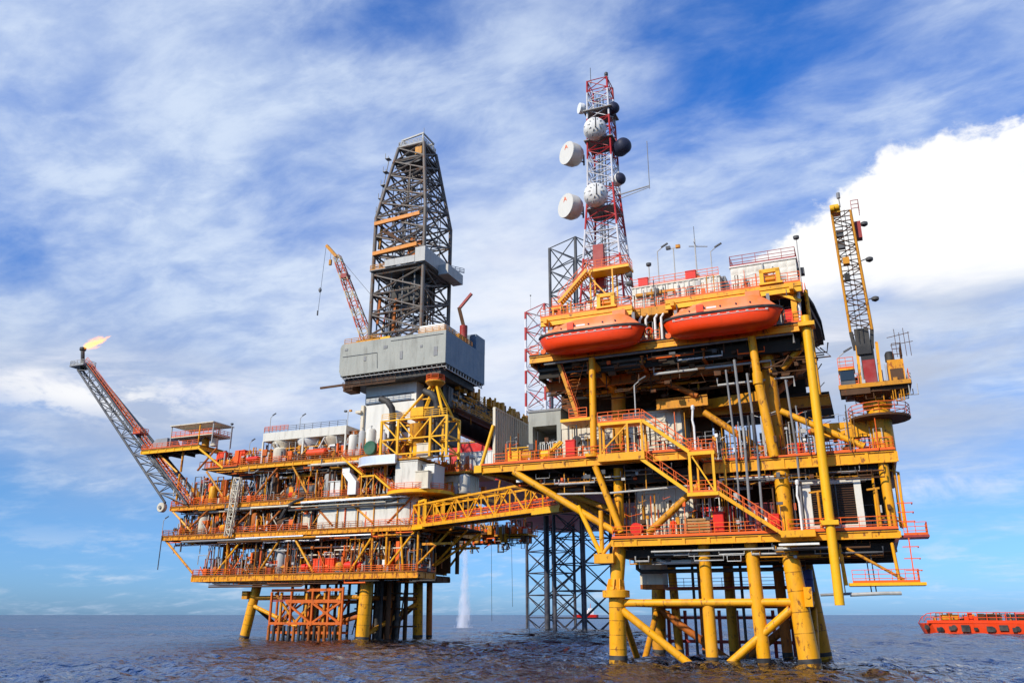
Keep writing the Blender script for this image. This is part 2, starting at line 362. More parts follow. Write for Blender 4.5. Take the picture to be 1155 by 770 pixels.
# deck 2
deck(PR, -14.4, 9.6, -1.2, 18, 20.15, .75); deck(PR, 9.75, 27.2, -.4, 18, 19.0, 1.05)
MB().box(-14.4,9.6,-1.26,-1.21,20.08,20.24).build('toe_plate', RED, PR); MB().box(9.75,27.2,-.46,-.41,18.92,19.08).build('toe_plate', RED, PR)
railing(PR, [(-12.9,-1.15,20.15),(3.2,-1.15,20.15)]); railing(PR, [(4.4,-1.15,20.15),(9.5,-1.15,20.15)]); railing(PR, [(11.6,-.35,19),(15.6,-.35,19)], sp=1.3); railing(PR, [(17.8,-.35,19),(27.1,-.35,19),(27.1,6,19)])
tubepart(PR, (-14.5,-1,19.9), (-13.2,-.6,24.6), .2, YELC); tubepart(PR, (-14.3,-1,19.3), (-8,6,18.6), .25, YEL)
MB().box(-15.2,-14.3,-1.3,-.7,19.3,20.1).build('bracket', YELC, PR)
for k, z in ((2,18.4),(5,18.1),(9,18.4)):
    MB().path([(-9,k,z),(8,k,z),(9,k,z-.4),(24,k,z-.4)], .12+.03*k%.1).build('pipe', [GRY,MGR,BRN][k%3], PR)
MB().path([(-6,-.4,16.6),(0,-.4,16.4),(9,-.4,16.7)], .11).build('pipe', GRY, PR)
for i in range(7): MB().beam((-5+i*2.2,-.4,16.5),(-5+i*2.2,-.4,18.8),.09).build('pipe_hanger', OCH, PR)
# stairs on the front
L1 = 23.35
MB().box(-.5,4.2,-2.5,-1.0,L1-.3,L1).build('landing', YELC, PR)
for x,y in ((-.3,-2.4),(4.1,-2.4),(-.3,-1.1),(4.1,-1.1),(2.6,-2.4)): MB().beam((x,y,20.1),(x,y,L1-.3),.22).build('landing_post', YEL, PR)
for a,b in (((-.3,-2.4,20.2),(2.6,-2.4,23)),): MB().beam(a,b,.14).build('landing_brace', YEL, PR)
MB().box(-.6,4.3,-2.6,-1.2,19.3,20.1).build('landing', YEL, PR)
railing(PR, [(-.5,-2.45,L1),(4.0,-2.45,L1)], sp=1.2); railing(PR, [(-.5,-1.0,L1),(4.1,-1.0,L1)], sp=1.2)
stair(PR, (4.2,-2.45,L1-.1), (8.7,-2.45,19.7), 1.0, YELC)
MB().box(8.6,11.2,-2.6,-.6,19.3,19.65).build('landing', YELC, PR); railing(PR, [(9,-2.55,19.65),(11.1,-2.55,19.65),(11.1,-.7,19.65)], sp=1)
stair(PR, (3.2,-2.45,19.9), (8.4,-2.45,15.8), 1.0, YELC)
MB().box(8.3,11.3,-2.6,-.6,15.35,15.7).build('landing', YELC, PR); railing(PR, [(8.4,-2.55,15.7),(11.0,-2.55,15.7)], sp=1)
for x in (8.75,11.0): MB().beam((x,-2.5,15.7),(x,-2.5,19.3),.24).build('landing_post', YELC, PR)
for x in (9.2,11.8): MB().beam((x,-.9,15.4),(x,-.9,19.3),.2).build('landing_post', YEL, PR)
MB().beam((9,-2.5,19.2),(10.9,-2.5,15.8),.14).build('landing_brace', YELC, PR)
stair(PR, (11.2,-2.45,15.6), (16.8,-2.45,11.5), 1.0, YEL)
MB().box(16.6,19.6,-2.7,-1.3,11.2,11.8).build('landing', YEL, PR); MB().box(16.3,19.8,-2.3,-1.4,10.5,10.68).build('drip_tray', WHT, PR)
# mezzanines and upper framing
MB().box(-5.2,-1.6,-.8,3,24.2,24.5).build('deck_plate', YELC, PR); railing(PR, [(-4.2,-.75,24.5),(-2.2,-.75,24.5)], sp=1)
for x0, x1, z0, z1 in ((-5.4,-3.4,30.9,24.8),): stair(PR, (x0,-.4,z0), (x1,-.4,z1), .9, OCH)
m = MB()
for i in range(7):
    z = 26 + i*.7; 
    m.beam((-4.6+.28*i*.8+.6,-.2,z),(-4.6+.28*(i+1)*.8+.6,-.2,z+.7),.05); m.path([(-4.6+.28*i*.8+.6*math.cos(a*.785), -.2+.6*math.sin(a*.785), z) for a in range(9)], .04, 5)
m.build('ladder_cage', ORB, PR)
MB().box(1,22,6,18,26.2,26.5).build('deck_plate', DECK, PR)
for v, z, x0, x1, mt in ((3.2,26.1,4.5,10,OCH),(6,25.6,1,22,OCH),(9,26,8,22,ORB),(2.5,29.2,-8,14,ORB),(8,30.0,-8,20,BRN),(13,29.6,-8,20,ORB)):
    MB().ibeam((x0,v,z),(x1,v,z),.4,1.15,.1).build('girder', mt, PR)
for u in (-2,4,10.5): MB().ibeam((u,-.5,30.1),(u,17,30.1),.35,1.2,.1).build('girder', ORB, PR)
MB().beam((9.5,5.5,26.2),(16,1.5,25.6),.5,1.0).build('girder', OCH, PR)
tubepart(PR, (4,3,29.3), (9,3,26.6), .3, ORB); tubepart(PR, (16.8,3,26), (21,7,30.5), .4, ORB); tubepart(PR, (18,1,28), (20.5,1,30.5), .35, OCH)
for x, z0, z1, y, r in ((13.0,12.2,28,-.9,.14),(13.9,12.6,29,-.75,.19),(15.0,13.2,27.5,-.55,.17),(18.6,12.1,26.5,-.3,.15),(19.2,16,24,.5,.1)):
    MB().path([(x-.1,y,z0),(x,y,(z0+z1)/2),(x-.3,y,z1),(x-.3,y+1.5,z1+.3)], r*.72).build('riser', MGR, PR)
for x0, x1, v, z, r, mt in ((-7,19.5,-.6,31.0,.13,MGR),(-8,12,.2,30.5,.16,DRK),(5,17,.6,28.8,.12,GRY),(6,13,1.6,29.4,.1,GRY),(8,20,4,27.6,.15,BRN),(-4,9,4,28.4,.2,OCH),(11.5,19,1,27.0,.1,GRY),(-6,5,7,28.8,.14,GRY)):
    MB().path([(x0,v,z+.8),(x0,v,z),(x1,v,z+.1),(x1,v,z-.9)], r).build('pipe', mt, PR)
m = MB()
rr = random.Random(3)
for i in range(320):
    x = rr.uniform(-7,20); v = rr.uniform(-.4,9); z = rr.uniform(27,31); k = rr.random()
    if k < .4: m.path([(x,v,z),(x+rr.uniform(1,4),v,z),(x+rr.uniform(1,4),v,z+1)], rr.uniform(.04,.09), 5)
    elif k < .7: m.beam((x,v,z),(x,v,z+rr.uniform(.8,3)),.1)
    else: m.box(x,x+rr.uniform(.3,.9),v,v+.4,z,z+rr.uniform(.2,.6))
m.build('small_pipework', [BRN], PR, kind='stuff')
m = MB()
for i in range(300):
    x = rr.uniform(1,26); v = rr.uniform(2,14); z = rr.choice((12,19.2)); 
    x2 = x + rr.uniform(.4,2.2); h = rr.uniform(.5,3.2); k = rr.random()
    if k < .45: m.path([(x,v,z),(x,v,z+h),(x2,v,z+h),(x2,v,z+h*.4)], rr.uniform(.05,.13), 6)
    elif k < .75: m.tube((x,v,z),(x,v,z+h), rr.uniform(.05,.12), 6)
    else: m.box(x,x+.7,v,v+.6,z,z+h*.5)
m.build('deck_pipework', [MGR], PR, kind='stuff')
for x0, x1, v0, z0, z1 in ((1,26,.3,9.9,10.7),(-3,26.6,.6,17.4,18.6),(-8,20,.4,29.6,30.9)):  # extra near-black beams that deepen the shade band under each deck
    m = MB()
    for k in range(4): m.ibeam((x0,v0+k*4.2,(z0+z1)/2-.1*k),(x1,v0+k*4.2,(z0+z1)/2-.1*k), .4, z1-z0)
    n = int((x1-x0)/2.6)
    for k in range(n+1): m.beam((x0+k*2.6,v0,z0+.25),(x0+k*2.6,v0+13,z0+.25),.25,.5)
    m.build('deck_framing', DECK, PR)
# dark bulkheads inside
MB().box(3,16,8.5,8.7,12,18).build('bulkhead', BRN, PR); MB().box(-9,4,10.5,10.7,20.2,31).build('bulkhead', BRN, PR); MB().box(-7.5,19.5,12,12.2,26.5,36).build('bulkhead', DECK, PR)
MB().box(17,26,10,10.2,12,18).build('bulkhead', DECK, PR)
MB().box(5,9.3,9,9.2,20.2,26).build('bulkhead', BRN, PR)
for mt, seed, n in ((GRY,41,130),(BRN,42,150),(OCH,43,110),(RED,44,70),(DGR,45,130),(WHT,46,45)):
    q = random.Random(seed); m = MB()
    for i in range(n):
        z, x0, x1, h0 = q.choice(((11.8,.5,26,5.6),(20.15,-12,9,4.2),(19,10,26.5,4.5),(32.1,-7,20,3.4),(36.3,-6,20,3.2)))
        x = q.uniform(x0,x1); v = q.uniform(-.9,2.6) if z < 30 else q.uniform(.2,3); h = q.uniform(.5,h0); x2 = x+q.uniform(-1.6,1.6); t = q.random()
        if z == 11.8 and (18.0 < x < 25 or (x < 8 and mt in (WHT,GRY))): continue
        if t < .3: m.tube((x,v,z),(x,v,z+h),q.uniform(.03,.08),6)
        elif t < .55: m.path([(x,v,z),(x,v,z+h),(x2,v,z+h),(x2,v,z+h*.3)],q.uniform(.03,.08),6)
        elif t < .8: w = q.uniform(.2,.6); zz = z+q.uniform(0,h0*.6); m.box(x,x+w,v,v+.3,zz,zz+q.uniform(.2,.7)); m.beam((x+w/2,v+.15,z),(x+w/2,v+.15,zz),.06)
        else: m.path([(x,v,z+h),(x2*.5+x*.5,v,z+h-.25),(x2+.8,v,z+h)],.03,5)
    m.build('front_fittings', mt, PR, kind='stuff')
    m = MB()
    for i in range(n//2):   # conduits and trays slung under the decks
        z, x0, x1 = q.choice(((10.4,1,25),(18.6,-11,8),(17.4,10,26),(30.6,-7,19)))
        x = q.uniform(x0,x1-2); v = q.uniform(-.9,3); zz = z-q.uniform(0,1.1); L_ = q.uniform(1,6)
        if i % 3: m.path([(x,v,zz+.5),(x,v,zz),(min(x1,x+L_),v,zz),(min(x1,x+L_),v,zz+.5)],q.uniform(.03,.09),6)
        else: m.box(x,x+q.uniform(.2,.8),v,v+.3,zz,zz+q.uniform(.15,.5))
    m.build('slung_conduits', mt, PR, kind='stuff')
# life deck (z 32) and roof deck (z 36.4)
deck(PR, -8.7, 20.6, -1.0, 18, 32.1, 1.0, OCH, 'lr'); deck(PR, -7.2, 21.2, 2.2, 19, 36.3, .8, OCH, 'lrb')
MB().ibeam((-8.7,-.8,31.55),(20.6,-.8,31.55),.34,.75,.08).build('girder', YEL, PR)
MB().prism([(21.2,3),(21.6,6),(22,12),(22,18.5),(21.2,18.5)],35.9,36.25).build('deck_plate', DECK, PR); MB().prism([(21.2,5),(21.8,12),(21.8,18),(21.2,18)],35.2,35.8).build('overhang_frame', BRN, PR)
tubepart(PR, (20.2,-.5,31.5), (20.4,-.2,36), .22, WHT, 'post'); tubepart(PR, (21.2,.8,25), (21.1,.8,36), .2, YEL, 'post')
MB().beam((17.4,-.8,36.0),(20.6,-.8,34.3),.3).build('brace', YELC, PR)
for a, b in ((-7.2,3.4),(7.0,20.8)):     # davit platforms over the boats
    MB().box(a,b,-1.2,2.3,35.95,36.3).build('deck_plate', YEL, PR); MB().ibeam((a,-1.05,35.6),(b,-1.05,35.6),.3,.7,.08).build('girder', YELC, PR)
    railing(PR, [(a,-1.15,36.3),(b-.05,-1.15,36.3)], sp=1.1); railing(PR, [(a,2.2,36.3),(b,2.2,36.3)], sp=1.4, toe=False)
    c = b - 2.6
    MB().box(c-1.4,c+.9,-1.4,0,36.4,36.6).box(c-1.3,c-.9,-1.3,0,36.6,38.0).box(c+.3,c+.7,-1.3,0,36.6,38).box(c-1.3,c+.7,-1.3,-.9,37.7,38.1).build('winch_frame', YELC, PR)
    MB().lathe([(.45,-.5),(.45,.5)], (c-.3,-.6,37.1), 'x', 12).build('winch_drum', YEL, PR)
    for x in (a+1.0, b-.9):
        MB().beam((x,-.5,32.1),(x,-.5,36),.55,.5).beam((x,-.5,35.4),(x,-2.4,35.4),.4,.5).build('davit', YEL, PR)
        MB().tube((x+(.5 if x<a+2 else -.5),-2.4,35.2),(x+(.5 if x<a+2 else -.5),-2.4,34.5),.05,6).build('fall_wire', DGR, PR)
MB().box(3.4,7,.2,2.3,35.4,36.3).build('deck_plate', OCH, PR)
railing(PR, [(3.4,.3,36.3),(7,.3,36.3)], sp=1.1)
for x in (3.8,4.5,5.5,6.2): MB().path([(x,.3,32.2),(x,.3,35),(x+.3,.3,35.4)], .14).build('vent_pipe', WHT, PR)
railing(PR, [(-8.6,-.9,32.1),(-7.6,-.9,32.1)], sp=1); railing(PR, [(3.8,-.9,32.1),(6.2,-.9,32.1)], sp=1); railing(PR, [(18.8,-.9,32.1),(20.5,-.9,32.1)], sp=1)
railing(PR, [(21,2.4,36.3),(21,12,36.3)], sp=1.5); railing(PR, [(-7,2.3,36.3),(-7,12,36.3)], sp=1.5)
MB().box(-6,18.5,5,5.2,32.2,36).build('bulkhead', WHT, PR)
# side stair of the crown: landing, long steep stair
MB().box(-2.7,2.2,3.0,5.2,42.8,43.1).build('landing', YELC, PR); railing(PR, [(-2.6,3.05,43.1),(2.1,3.05,43.1),(2.1,5,43.1)], sp=.8)
for x,y in ((-2.5,3.1),(.2,3.1),(-2.5,5),(.2,5)): MB().beam((x,y,36.4),(x,y,42.8),.17).build('landing_post', YEL, PR)
MB().beam((-2.4,3.1,42),(.1,3.1,38.8),.15).build('landing_brace', YEL, PR)
stair(PR, (-2.6,3.1,42.8), (-6.2,3.1,39.2), 1.0, YEL)
MB().box(-7.4,-6.0,3.0,5,38.8,39.1).build('landing', YEL, PR); railing(PR, [(-7.3,3.0,39.1),(-6.2,3.0,39.1)], sp=1)
for x in (-7.2,-6.2): MB().beam((x,3.1,36.4),(x,3.1,38.8),.2).build('landing_post', YEL, PR)
# crane pedestal arm, galleries
MB().beam((20.5,1.5,21.4),(26.4,1.8,21.4),.7,1.5).build('girder', YEL, PR)
MB().lathe([(1.05,18.9),(1.05,23.2),(1.3,23.4),(1.3,23.8),(1.1,24),(1.1,25)], (26.3,1.8,0), n=20).build('crane_pedestal', YEL, PR)
MB().lathe([(1.06,22.1),(2.75,22.15),(2.75,22.35),(1.06,22.4)], (26.3,1.8,0), n=20).build('gallery_deck', BRN, PR)
railing(PR, [(26.3+2.7*math.cos(i*.524),1.8+2.7*math.sin(i*.524),22.35) for i in range(13)], mat=RED, sp=1.2, toe=False)
# outboard access platforms, right
MB().box(21.8,28.1,-.8,2.2,6.95,7.2).build('access_deck', YELC, PR); railing(PR, [(22.2,-.75,7.2),(27.6,-.75,7.2),(27.6,2,7.2)], sp=1.1)
for x in (21.6,26): tubepart(PR, (x,-.6,7.0), (x-.2,-.6,10.6), .15, YEL, 'hanger')
tubepart(PR, (22,-.6,10.2), (26.4,-.6,7.4), .13, OCH, 'hanger')
MB().path([(21.8,-.5,6.2),(24.5,-.5,6.3),(26,-.2,6.3)], .16).build('pipe', GRY, PR); MB().path([(19.3,-.5,6.2),(22,-.5,6.3)], .12).build('pipe', MGR, PR)
for x in (20.8,21.1,21.4,23.6,24): tubepart(PR, (x,.5,6.2), (x-.1,.5,10.7), .06, DGR, 'conduit', 6)
MB().box(26.5,28.9,-.8,1.8,11.0,11.2).build('access_deck', REDD, PR); railing(PR, [(26.9,-.75,11.2),(28.8,-.75,11.2),(28.8,1.7,11.2)], sp=.9)
m = MB()
for z in (8.2,9.2,10.2,13.2,14,12.4): m.beam((26.6,-.7,z),(27.9,-.7,z),.08); m.beam((27.9,-.7,z),(27.9,.5,z),.08)
m.beam((27.2,-.7,7.3),(27.2,-.7,14.2),.1); m.build('ladder', RED, PR)
for x, z0, z1 in ((26.8,12,18),(27.1,12,17),(24.9,12,17.6)): MB().path([(x,1,z0),(x+.1,1,z1),(x-.8,1,z1+.3)], .12).build('riser', [OCH,GRY,YEL][int(z1)%3], PR)

# caisson standing outside the front
o = thing('caisson', 'long slim yellow caisson tube hanging down the front, its open foot above the water', 'pipe', 'R', 20.9,-1.9,0)
MB().tube((0,0,5.3),(-.05,.3,32.4),.42,18).build('tube', YELC, o)
for z in (31.2,12.2): MB().box(-.75,.75,-.52,1.0,z,z+.4).build('clamp', YELC, o)

# ------------------------------------------------------------------ lifeboats
def lifeboat(label, u):
    o = thing('lifeboat', label, 'lifeboat', 'R', u, -2.3, 31.35, 0, 'lifeboats on the nearest platform')
    NS = 29; X = [-6 + 12*i/(NS-1) for i in range(NS)]
    def b(x): return 1.72*max(0.0, 1-abs(x/6.02)**4.2)**.62 + .03
    def ring(x, prof): return prof
    def sweep(m, fn):
        rings = [fn(x) for x in X]; k = len(rings[0]); vs = [p for r in rings for p in r]
        m.add(vs, [(i*k+j, (i+1)*k+j, (i+1)*k+j+1, i*k+j+1) for i in range(NS-1) for j in range(k-1)], True); return m
    g = lambda x: 1.92 + .06*(x/6)**2
    kz = lambda x: .0 + .35*abs(x/6)**9 + .08*abs(x/6)**2
    def hull(x):
        B = b(x); K = kz(x); G = g(x); H = G-K; out = []
        for s, h in ((-1,1),(-.985,.72),(-.93,.45),(-.78,.2),(-.45,.05),(0,0),(.45,.05),(.78,.2),(.93,.45),(.985,.72),(1,1)): out.append((x*(.87+.13*h**.8), s*B, K+H*h))
        return out
    sweep(MB(), hull).build('hull', LBO, o)
    def ch(x):
        t = (x+6)/12
        return (1.72 - .25*abs(t-.62)/.62)*min(1, (max(t,0)/.34)**.7)*(1 if t < .8 else max(0, 1-((t-.8)/.2)**1.6*.97))
    def can(x):
        B = b(x)-.08; G = g(x)+.02; H = ch(x); out = []
        for s, h in ((-1,0),(-.97,.22),(-.86,.55),(-.62,.85),(-.35,.97),(0,1),(.35,.97),(.62,.85),(.86,.55),(.97,.22),(1,0)): out.append((x*(1-.06*h), s*max(B,.02), G+H*h))
        return out
    c = sweep(MB(), can).build('canopy', LBT, o)
    def belt(x):
        B = b(x)+.05; G = g(x); return [(x*1.005,-B+.12,G-.12),(x*1.005,-B-.03,G-.12),(x*1.005,-B-.03,G+.1),(x*1.005,-B+.12,G+.1)]
    m = MB(); sweep(m, belt)
    def belt2(x): return [(p[0],-p[1],p[2]) for p in reversed(belt(x))]
    sweep(m, belt2); m.build('rubbing_strake', BLK, o)
    for x, w in ((-3.7,.7),(-2.6,.4),(1.2,.35)):
        z = g(x)+ch(x)*.88; MB().lathe([(w*.7,-.25),(w*.66,.12),(w*.45,.22)], (x,-.35,z), n=12).build('hatch', LBT, c)
    for k in range(11):
        x = -4.6+k*.92; MB().box(x-.13,x+.13,-b(x)-.035,-b(x)+.05,g(x)-.34,g(x)-.27).build('reflective_tape', CRM, o)
    MB().box(-2.2,-1.5,-b(-1.8)*.97-.03,-b(-1.8)*.8,g(0)+.18,g(0)+.95).build('side_door', LBO, c); MB().box(-1.2,-.2,-b(0)*.9-.05,-b(0)*.7,g(0)+.45,g(0)+.62).build('name_plate', WHT, c)
    MB().box(2.6,4.0,-.75,.75,g(3)+ch(3.2)*.8,g(3)+ch(3.2)+.32).build('conning_hatch', LBT, c)
    for x in (-4.6,4.7):
        MB().box(x-.16,x+.16,-.12,.12,g(x)+ch(x)*.7,g(x)+ch(x)+.55).build('lifting_hook', MGR, c)
    for x in (-3,-1.4,.2,1.8,3.2): MB().lathe([(.09,-.03),(.09,.03)], (x*.97,-b(x)*.93-.03,g(x)+ch(x)*.33), 'y', 10).build('porthole', GLS, c)
    MB().path([(x,-b(x)*.95-.09,g(x)-.42) for x in X[3:-3]], .025, 5).build('grab_line', WHT, o)
    MB().lathe([(.3,-.12),(.34,.0),(.3,.12)], (-5.45,-.25,.45), 'y', 12).build('fender_ball', RED, o)
    MB().box(5.0,5.2,-.06,.06,.25,1.2).build('rudder', LBO, o)
    return o
lifeboat('orange enclosed lifeboat hung below the steep yellow stair under the red and white mast', -.9)
lifeboat('orange enclosed lifeboat hung below the two white ribbed cabins at the roof edge', 12.9)

# ------------------------------------------------------------------ things on the right platform
def ribbed(name, label, cat, u, v, z, w, d, h, mat, group=None, rail=False, fr='R', rib=.6, door=None):
    o = thing(name, label, cat, fr, u, v, z, 0, group); module(o, 0,w,0,d,0,h,mat,rib)
    if rail: railing(o, [(.1,.1,h),(w-.1,.1,h),(w-.1,d-.1,h),(.1,d-.1,h),(.1,.1,h)], h=1.3, sp=1.3, mat=REDD)
    if door: MB().box(door,door+.9,-.13,-.05,.25,2.3).build('door', GRY, o)
    return o
c1 = ribbed('ribbed_cabin', 'white ribbed cabin on the roof deck beside the mast, pipes and lamps on its top', 'cabin', 2.2,4,36.3,10,6,4.1,CRM)
railing(c1, [(.1,.1,4.1),(9.9,.1,4.1)], h=1, sp=1.3, mat=RED); MB().box(.5,5,-.5,-.14,2.8,3.1).build('cable_tray', OCH, c1); MB().box(6.4,7.0,-.3,-.13,1.5,3.2).build('louvre', DGR, c1); MB().box(9.9,10.5,1,4,2.2,4.3).build('duct', MGR, c1)
for x in (2.2,3.6,5.4): MB().path([(x,-.3,.1),(x,-.3,3.4),(x,.2,3.8)], .1).build('pipe', GRY, c1)
c2 = thing('water_tank', 'white panelled water tank with a railed flat top at the roof edge nearest the crane', 'tank', 'R', 13.6,2.6,36.3)
m = MB().box(0,6.8,0,5,.1,4.1)
for i in range(8):
    for j in range(5): m.add([( .08+i*.84,-.0,.2+j*.78),(.8+i*.84,0,.2+j*.78),(.8+i*.84,0,.88+j*.78),(.08+i*.84,0,.88+j*.78),(.44+i*.84,-.14,.54+j*.78)],[(0,1,4),(1,2,4),(2,3,4),(3,0,4)])
m.build('shell', CRM, c2); MB().box(-.1,6.9,-.12,5.1,4.1,4.24).build('top_rim', WHT, c2)
railing(c2, [(0,0,4.24),(6.8,0,4.24),(6.8,5,4.24),(0,5,4.24),(0,0,4.24)], h=1.2, sp=1.4, mat=REDD)
MB().path([(3.4,-.25,0),(3.4,-.25,3.9),(3.4,.3,4.3)], .08).build('pipe', GRY, c2); MB().box(6.8,7.5,.8,1.6,2.6,3.3).build('floodlight', DGR, c2)
o = thing('dome_tank', 'round white tank with a domed lid under the yellow roof landing', 'tank', 'R', -1.9,5.4,36.3)
MB().lathe([(2.0,0),(2.0,3.0),(1.7,3.6),(1.0,4.0),(.1,4.1)], n=24).build('shell', CRM, o); MB().lathe([(.35,3.9),(.35,4.3)]).build('manhole', GRY, o)
ribbed('ribbed_cabin', 'small white ribbed cabin behind the steep yellow stair on the roof deck', 'cabin', -6.8,7.6,36.3,5.6,4,4.2,CRM)
o = thing('control_room', 'long beige equipment room on the middle deck behind the orange stair rails', 'cabin', 'R', -7,4.6,20.15)
module(o, 0,13.8,0,5,0,5.6,BEI,1.1); MB().box(2.2,3.5,-.2,-.13,.3,2.4).build('door', BEI, o); MB().path([(3.9,-.4,.2),(3.9,-.4,2.6),(3.4,-.4,3.0),(2.9,-.2,3)], .12).build('pipe', OCH, o)
MB().lathe([(.45,-.2),(.5,.1)], (1.9,-.2,3.1), 'y', 14).build('vent_hood', BLK, o); MB().path([(2.3,-.3,2.9),(2.7,-.3,2.3),(2.2,-.3,1.6)], .05).build('cable', DRK, o)
o = thing('workshop_module', 'pale grey open-fronted module between the beige wind wall and the yellow column', 'cabin', 'R', -11.2,5,20.15)
MB().prism([(0,0),(4,0),(4,5),(0,5)],5.2,6.9).box(0,.5,0,5,0,5.2).box(3.5,4,0,5,0,5.2).box(.5,3.5,4.7,5,0,5.2).build('shell', GRB, o); MB().prism([(-.1,-.1),(4.1,-.1),(4.1,5.1),(-.1,5.1)],6.9,7.15).build('roof', MGR, o)
m = MB()
for i in range(10): m.path([(.7+i*.28,1+.2*(i%3),.1),(.8+i*.26,1,3.2+.3*(i%2)),(1.4+i*.2,1.6,3.6)], .06, 5)
m.build('pipe_rack', WHT, o); MB().box(1,2.6,1.5,3,0,1.6).build('workbench', BLU, o)
o = thing('wind_wall', 'tall beige corrugated wind wall closing the left end of the middle deck', 'wall', 'R', -13.2,-.3,20.15)
m = MB().box(-.06,.06,0,10,0,6.4); ribwall(m, .1, 9.9, .06, 0, 6.4, .62, .14, .3, 'y')
m.build('cladding', BEI, o)
for y in (0,10): MB().box(-.15,.15,y-.12,y+.12,0,6.6).build('post', BEI, o)
MB().box(-.1,.2,0,10,6.4,6.6).build('top_rail', BEI, o)
# generator
o = thing('generator', 'yellow generator set in a tube frame at the left end of the middle deck', 'generator', 'R', -11.8,-.3,20.15)
MB().box(0,2.9,0,1.4,0,.3).box(.1,1.7,.1,1.2,.3,1.5).build('base_and_tank', YELC, o)
m = MB()
for x in (0,1.45,2.9):
    for y in (0,1.4): m.tube((x,y,.3),(x,y,1.75),.06,6)
for y in (0,1.4): m.tube((0,y,1.75),(2.9,y,1.75),.06,6)
m.build('frame', YELC, o); MB().lathe([(.5,-.6),(.5,.6)], (2.3,.7,.9), 'x', 14).build('motor', OCH, o)
o = thing('winch', 'yellow winch with a sloping jib beside the red cabinet on the middle deck', 'winch', 'R', -8.2,-.2,20.15)
MB().box(0,2.6,0,1.2,0,.35).build('base', YELC, o); MB().lathe([(.65,-.6),(.45,-.55),(.45,.55),(.65,.6)], (.9,.6,.9), 'x', 14).build('drum', YELC, o)
MB().beam((.4,.3,.4),(2.7,.3,2.2),.22).beam((.4,.9,.4),(2.7,.9,2.2),.22).build('jib', YELC, o)
def cabinet(label, u, v, z, w=.95, h=1.9, mat=REDB, grp='red fire cabinets'):
    o = thing('fire_cabinet', label, 'cabinet', 'R', u, v, z, 0, grp)
    MB().box(0,w,0,.7,.12,h).build('case', mat, o); MB().box(.06,w-.06,-.03,0,.2,h-.08).build('door', mat, o); MB().box(-.03,w+.03,-.06,.75,h,h+.08).build('lid', mat, o); MB().box(.1,w-.1,.1,.6,0,.12).build('plinth', MGR, o)
cabinet('bright red fire cabinet on the middle deck left of the tall yellow column', -4.7,-.7,20.15, 1.05, 2.0)
cabinet('bright red fire cabinet on the lowest deck in front of the dark red shed', 10.25,-.6,11.8, 1.0, 2.1)
cabinet('red fire cabinet at the lifeboat deck beside the white corner post', 18.9,.3,32.1, 1.0, 1.8)
cabinet('small red cabinet on the middle deck just right of the thick slanted column', 18.2,.6,19.0, 1.0, 1.3)
cabinet('red cabinet at the foot of the lowest yellow stair', 15.4,-.5,11.8, 1.0, 1.7)
o = ribbed('ribbed_cabin', 'beige panelled cabin on the lowest deck behind the pale bollards', 'cabin', 1.9,2.2,11.8,6.0,4,5.4,BEI, rib=1.0)
o = thing('red_shed', 'dark red shed on the lowest deck left of its twin, behind the stacked timber', 'shed', 'R', 8.6,3,11.8); module(o,0,3.2,0,3,0,3.1,REDB,.5); MB().box(1.1,2.1,-.14,-.08,.2,2.3).build('door', REDD, o)
o = thing('red_shed', 'dark red shed on the lowest deck under the lowest stair flight', 'shed', 'R', 12.9,2.4,11.8); module(o,0,2.9,0,3,0,3.2,REDD,.5); MB().box(.4,1.3,-.14,-.08,.2,2.3).build('door', REDD, o); MB().box(1.7,2.1,-.17,-.1,1.3,1.8).build('notice', WHC, o)
o = thing('timber_stack', 'stack of bare wooden pallets behind the lowest deck railing', 'timber', 'R', 7.4,-.5,11.8)
for i in range(6):
    MB().box(0,2.5,0,.9,.05+i*.28,.25+i*.28).box(.1,.3,.05,.85,.25+i*.28,.33+i*.28).box(2.2,2.4,.05,.85,.25+i*.28,.33+i*.28).build('pallet', WOOD, o)
o = thing('hose_reel', 'red hose reel behind the railing near the left end of the lowest deck', 'hose reel', 'R', 2.6,-.4,11.8)
MB().lathe([(.62,-.35),(.62,-.3),(.35,-.28),(.35,.28),(.62,.3),(.62,.35)], (0,0,.85), 'y', 16).build('reel', REDB, o); MB().beam((-.4,0,0),(0,0,.85),.1).beam((.4,0,0),(0,0,.85),.1).build('stand', REDD, o)
for i, (x, d) in enumerate(((4.2,'left'),(4.75,'right'))):
    o = thing('bollard', 'pale capped post by the hose reel, the %s one of the pair' % d, 'post', 'R', x,-.5,11.8, 0, 'pale posts on the lowest deck')
    MB().lathe([(.16,0),(.16,1.75),(.1,1.9)], n=10).build('post', BEI, o); MB().lathe([(.26,0),(.26,.1)], n=10).build('base', MGR, o)
# person in orange
o = thing('person', 'person in orange coveralls and white helmet standing at the lowest deck railing', 'person', 'R', 6.35,-.55,11.8)
m = MB()
def limb(m, pts, rs):
    n = 10; vs = []
    for (p, r) in zip(pts, rs):
        for j in range(n): vs.append((p[0]+r*math.cos(2*math.pi*j/n), p[1]+r*.8*math.sin(2*math.pi*j/n), p[2]))
    k = len(pts); m.add(vs, [(i*n+j,i*n+(j+1)%n,(i+1)*n+(j+1)%n,(i+1)*n+j) for i in range(k-1) for j in range(n)]+[tuple(reversed(range(n))), tuple((k-1)*n+j for j in range(n))], True)
limb(m, [(0,0,.86),(0,0,1.05),(0,0,1.3),(0,0,1.45),(0,0,1.52)], [.17,.16,.2,.19,.08])
for s in (-1,1):
    limb(m, [(s*.1,0,.0),(s*.1,0,.08),(s*.1,0,.45),(s*.09,0,.9)], [.06,.055,.075,.1]); limb(m, [(s*.27,-.1,.8),(s*.27,-.02,1.1),(s*.2,0,1.44)], [.045,.05,.07])
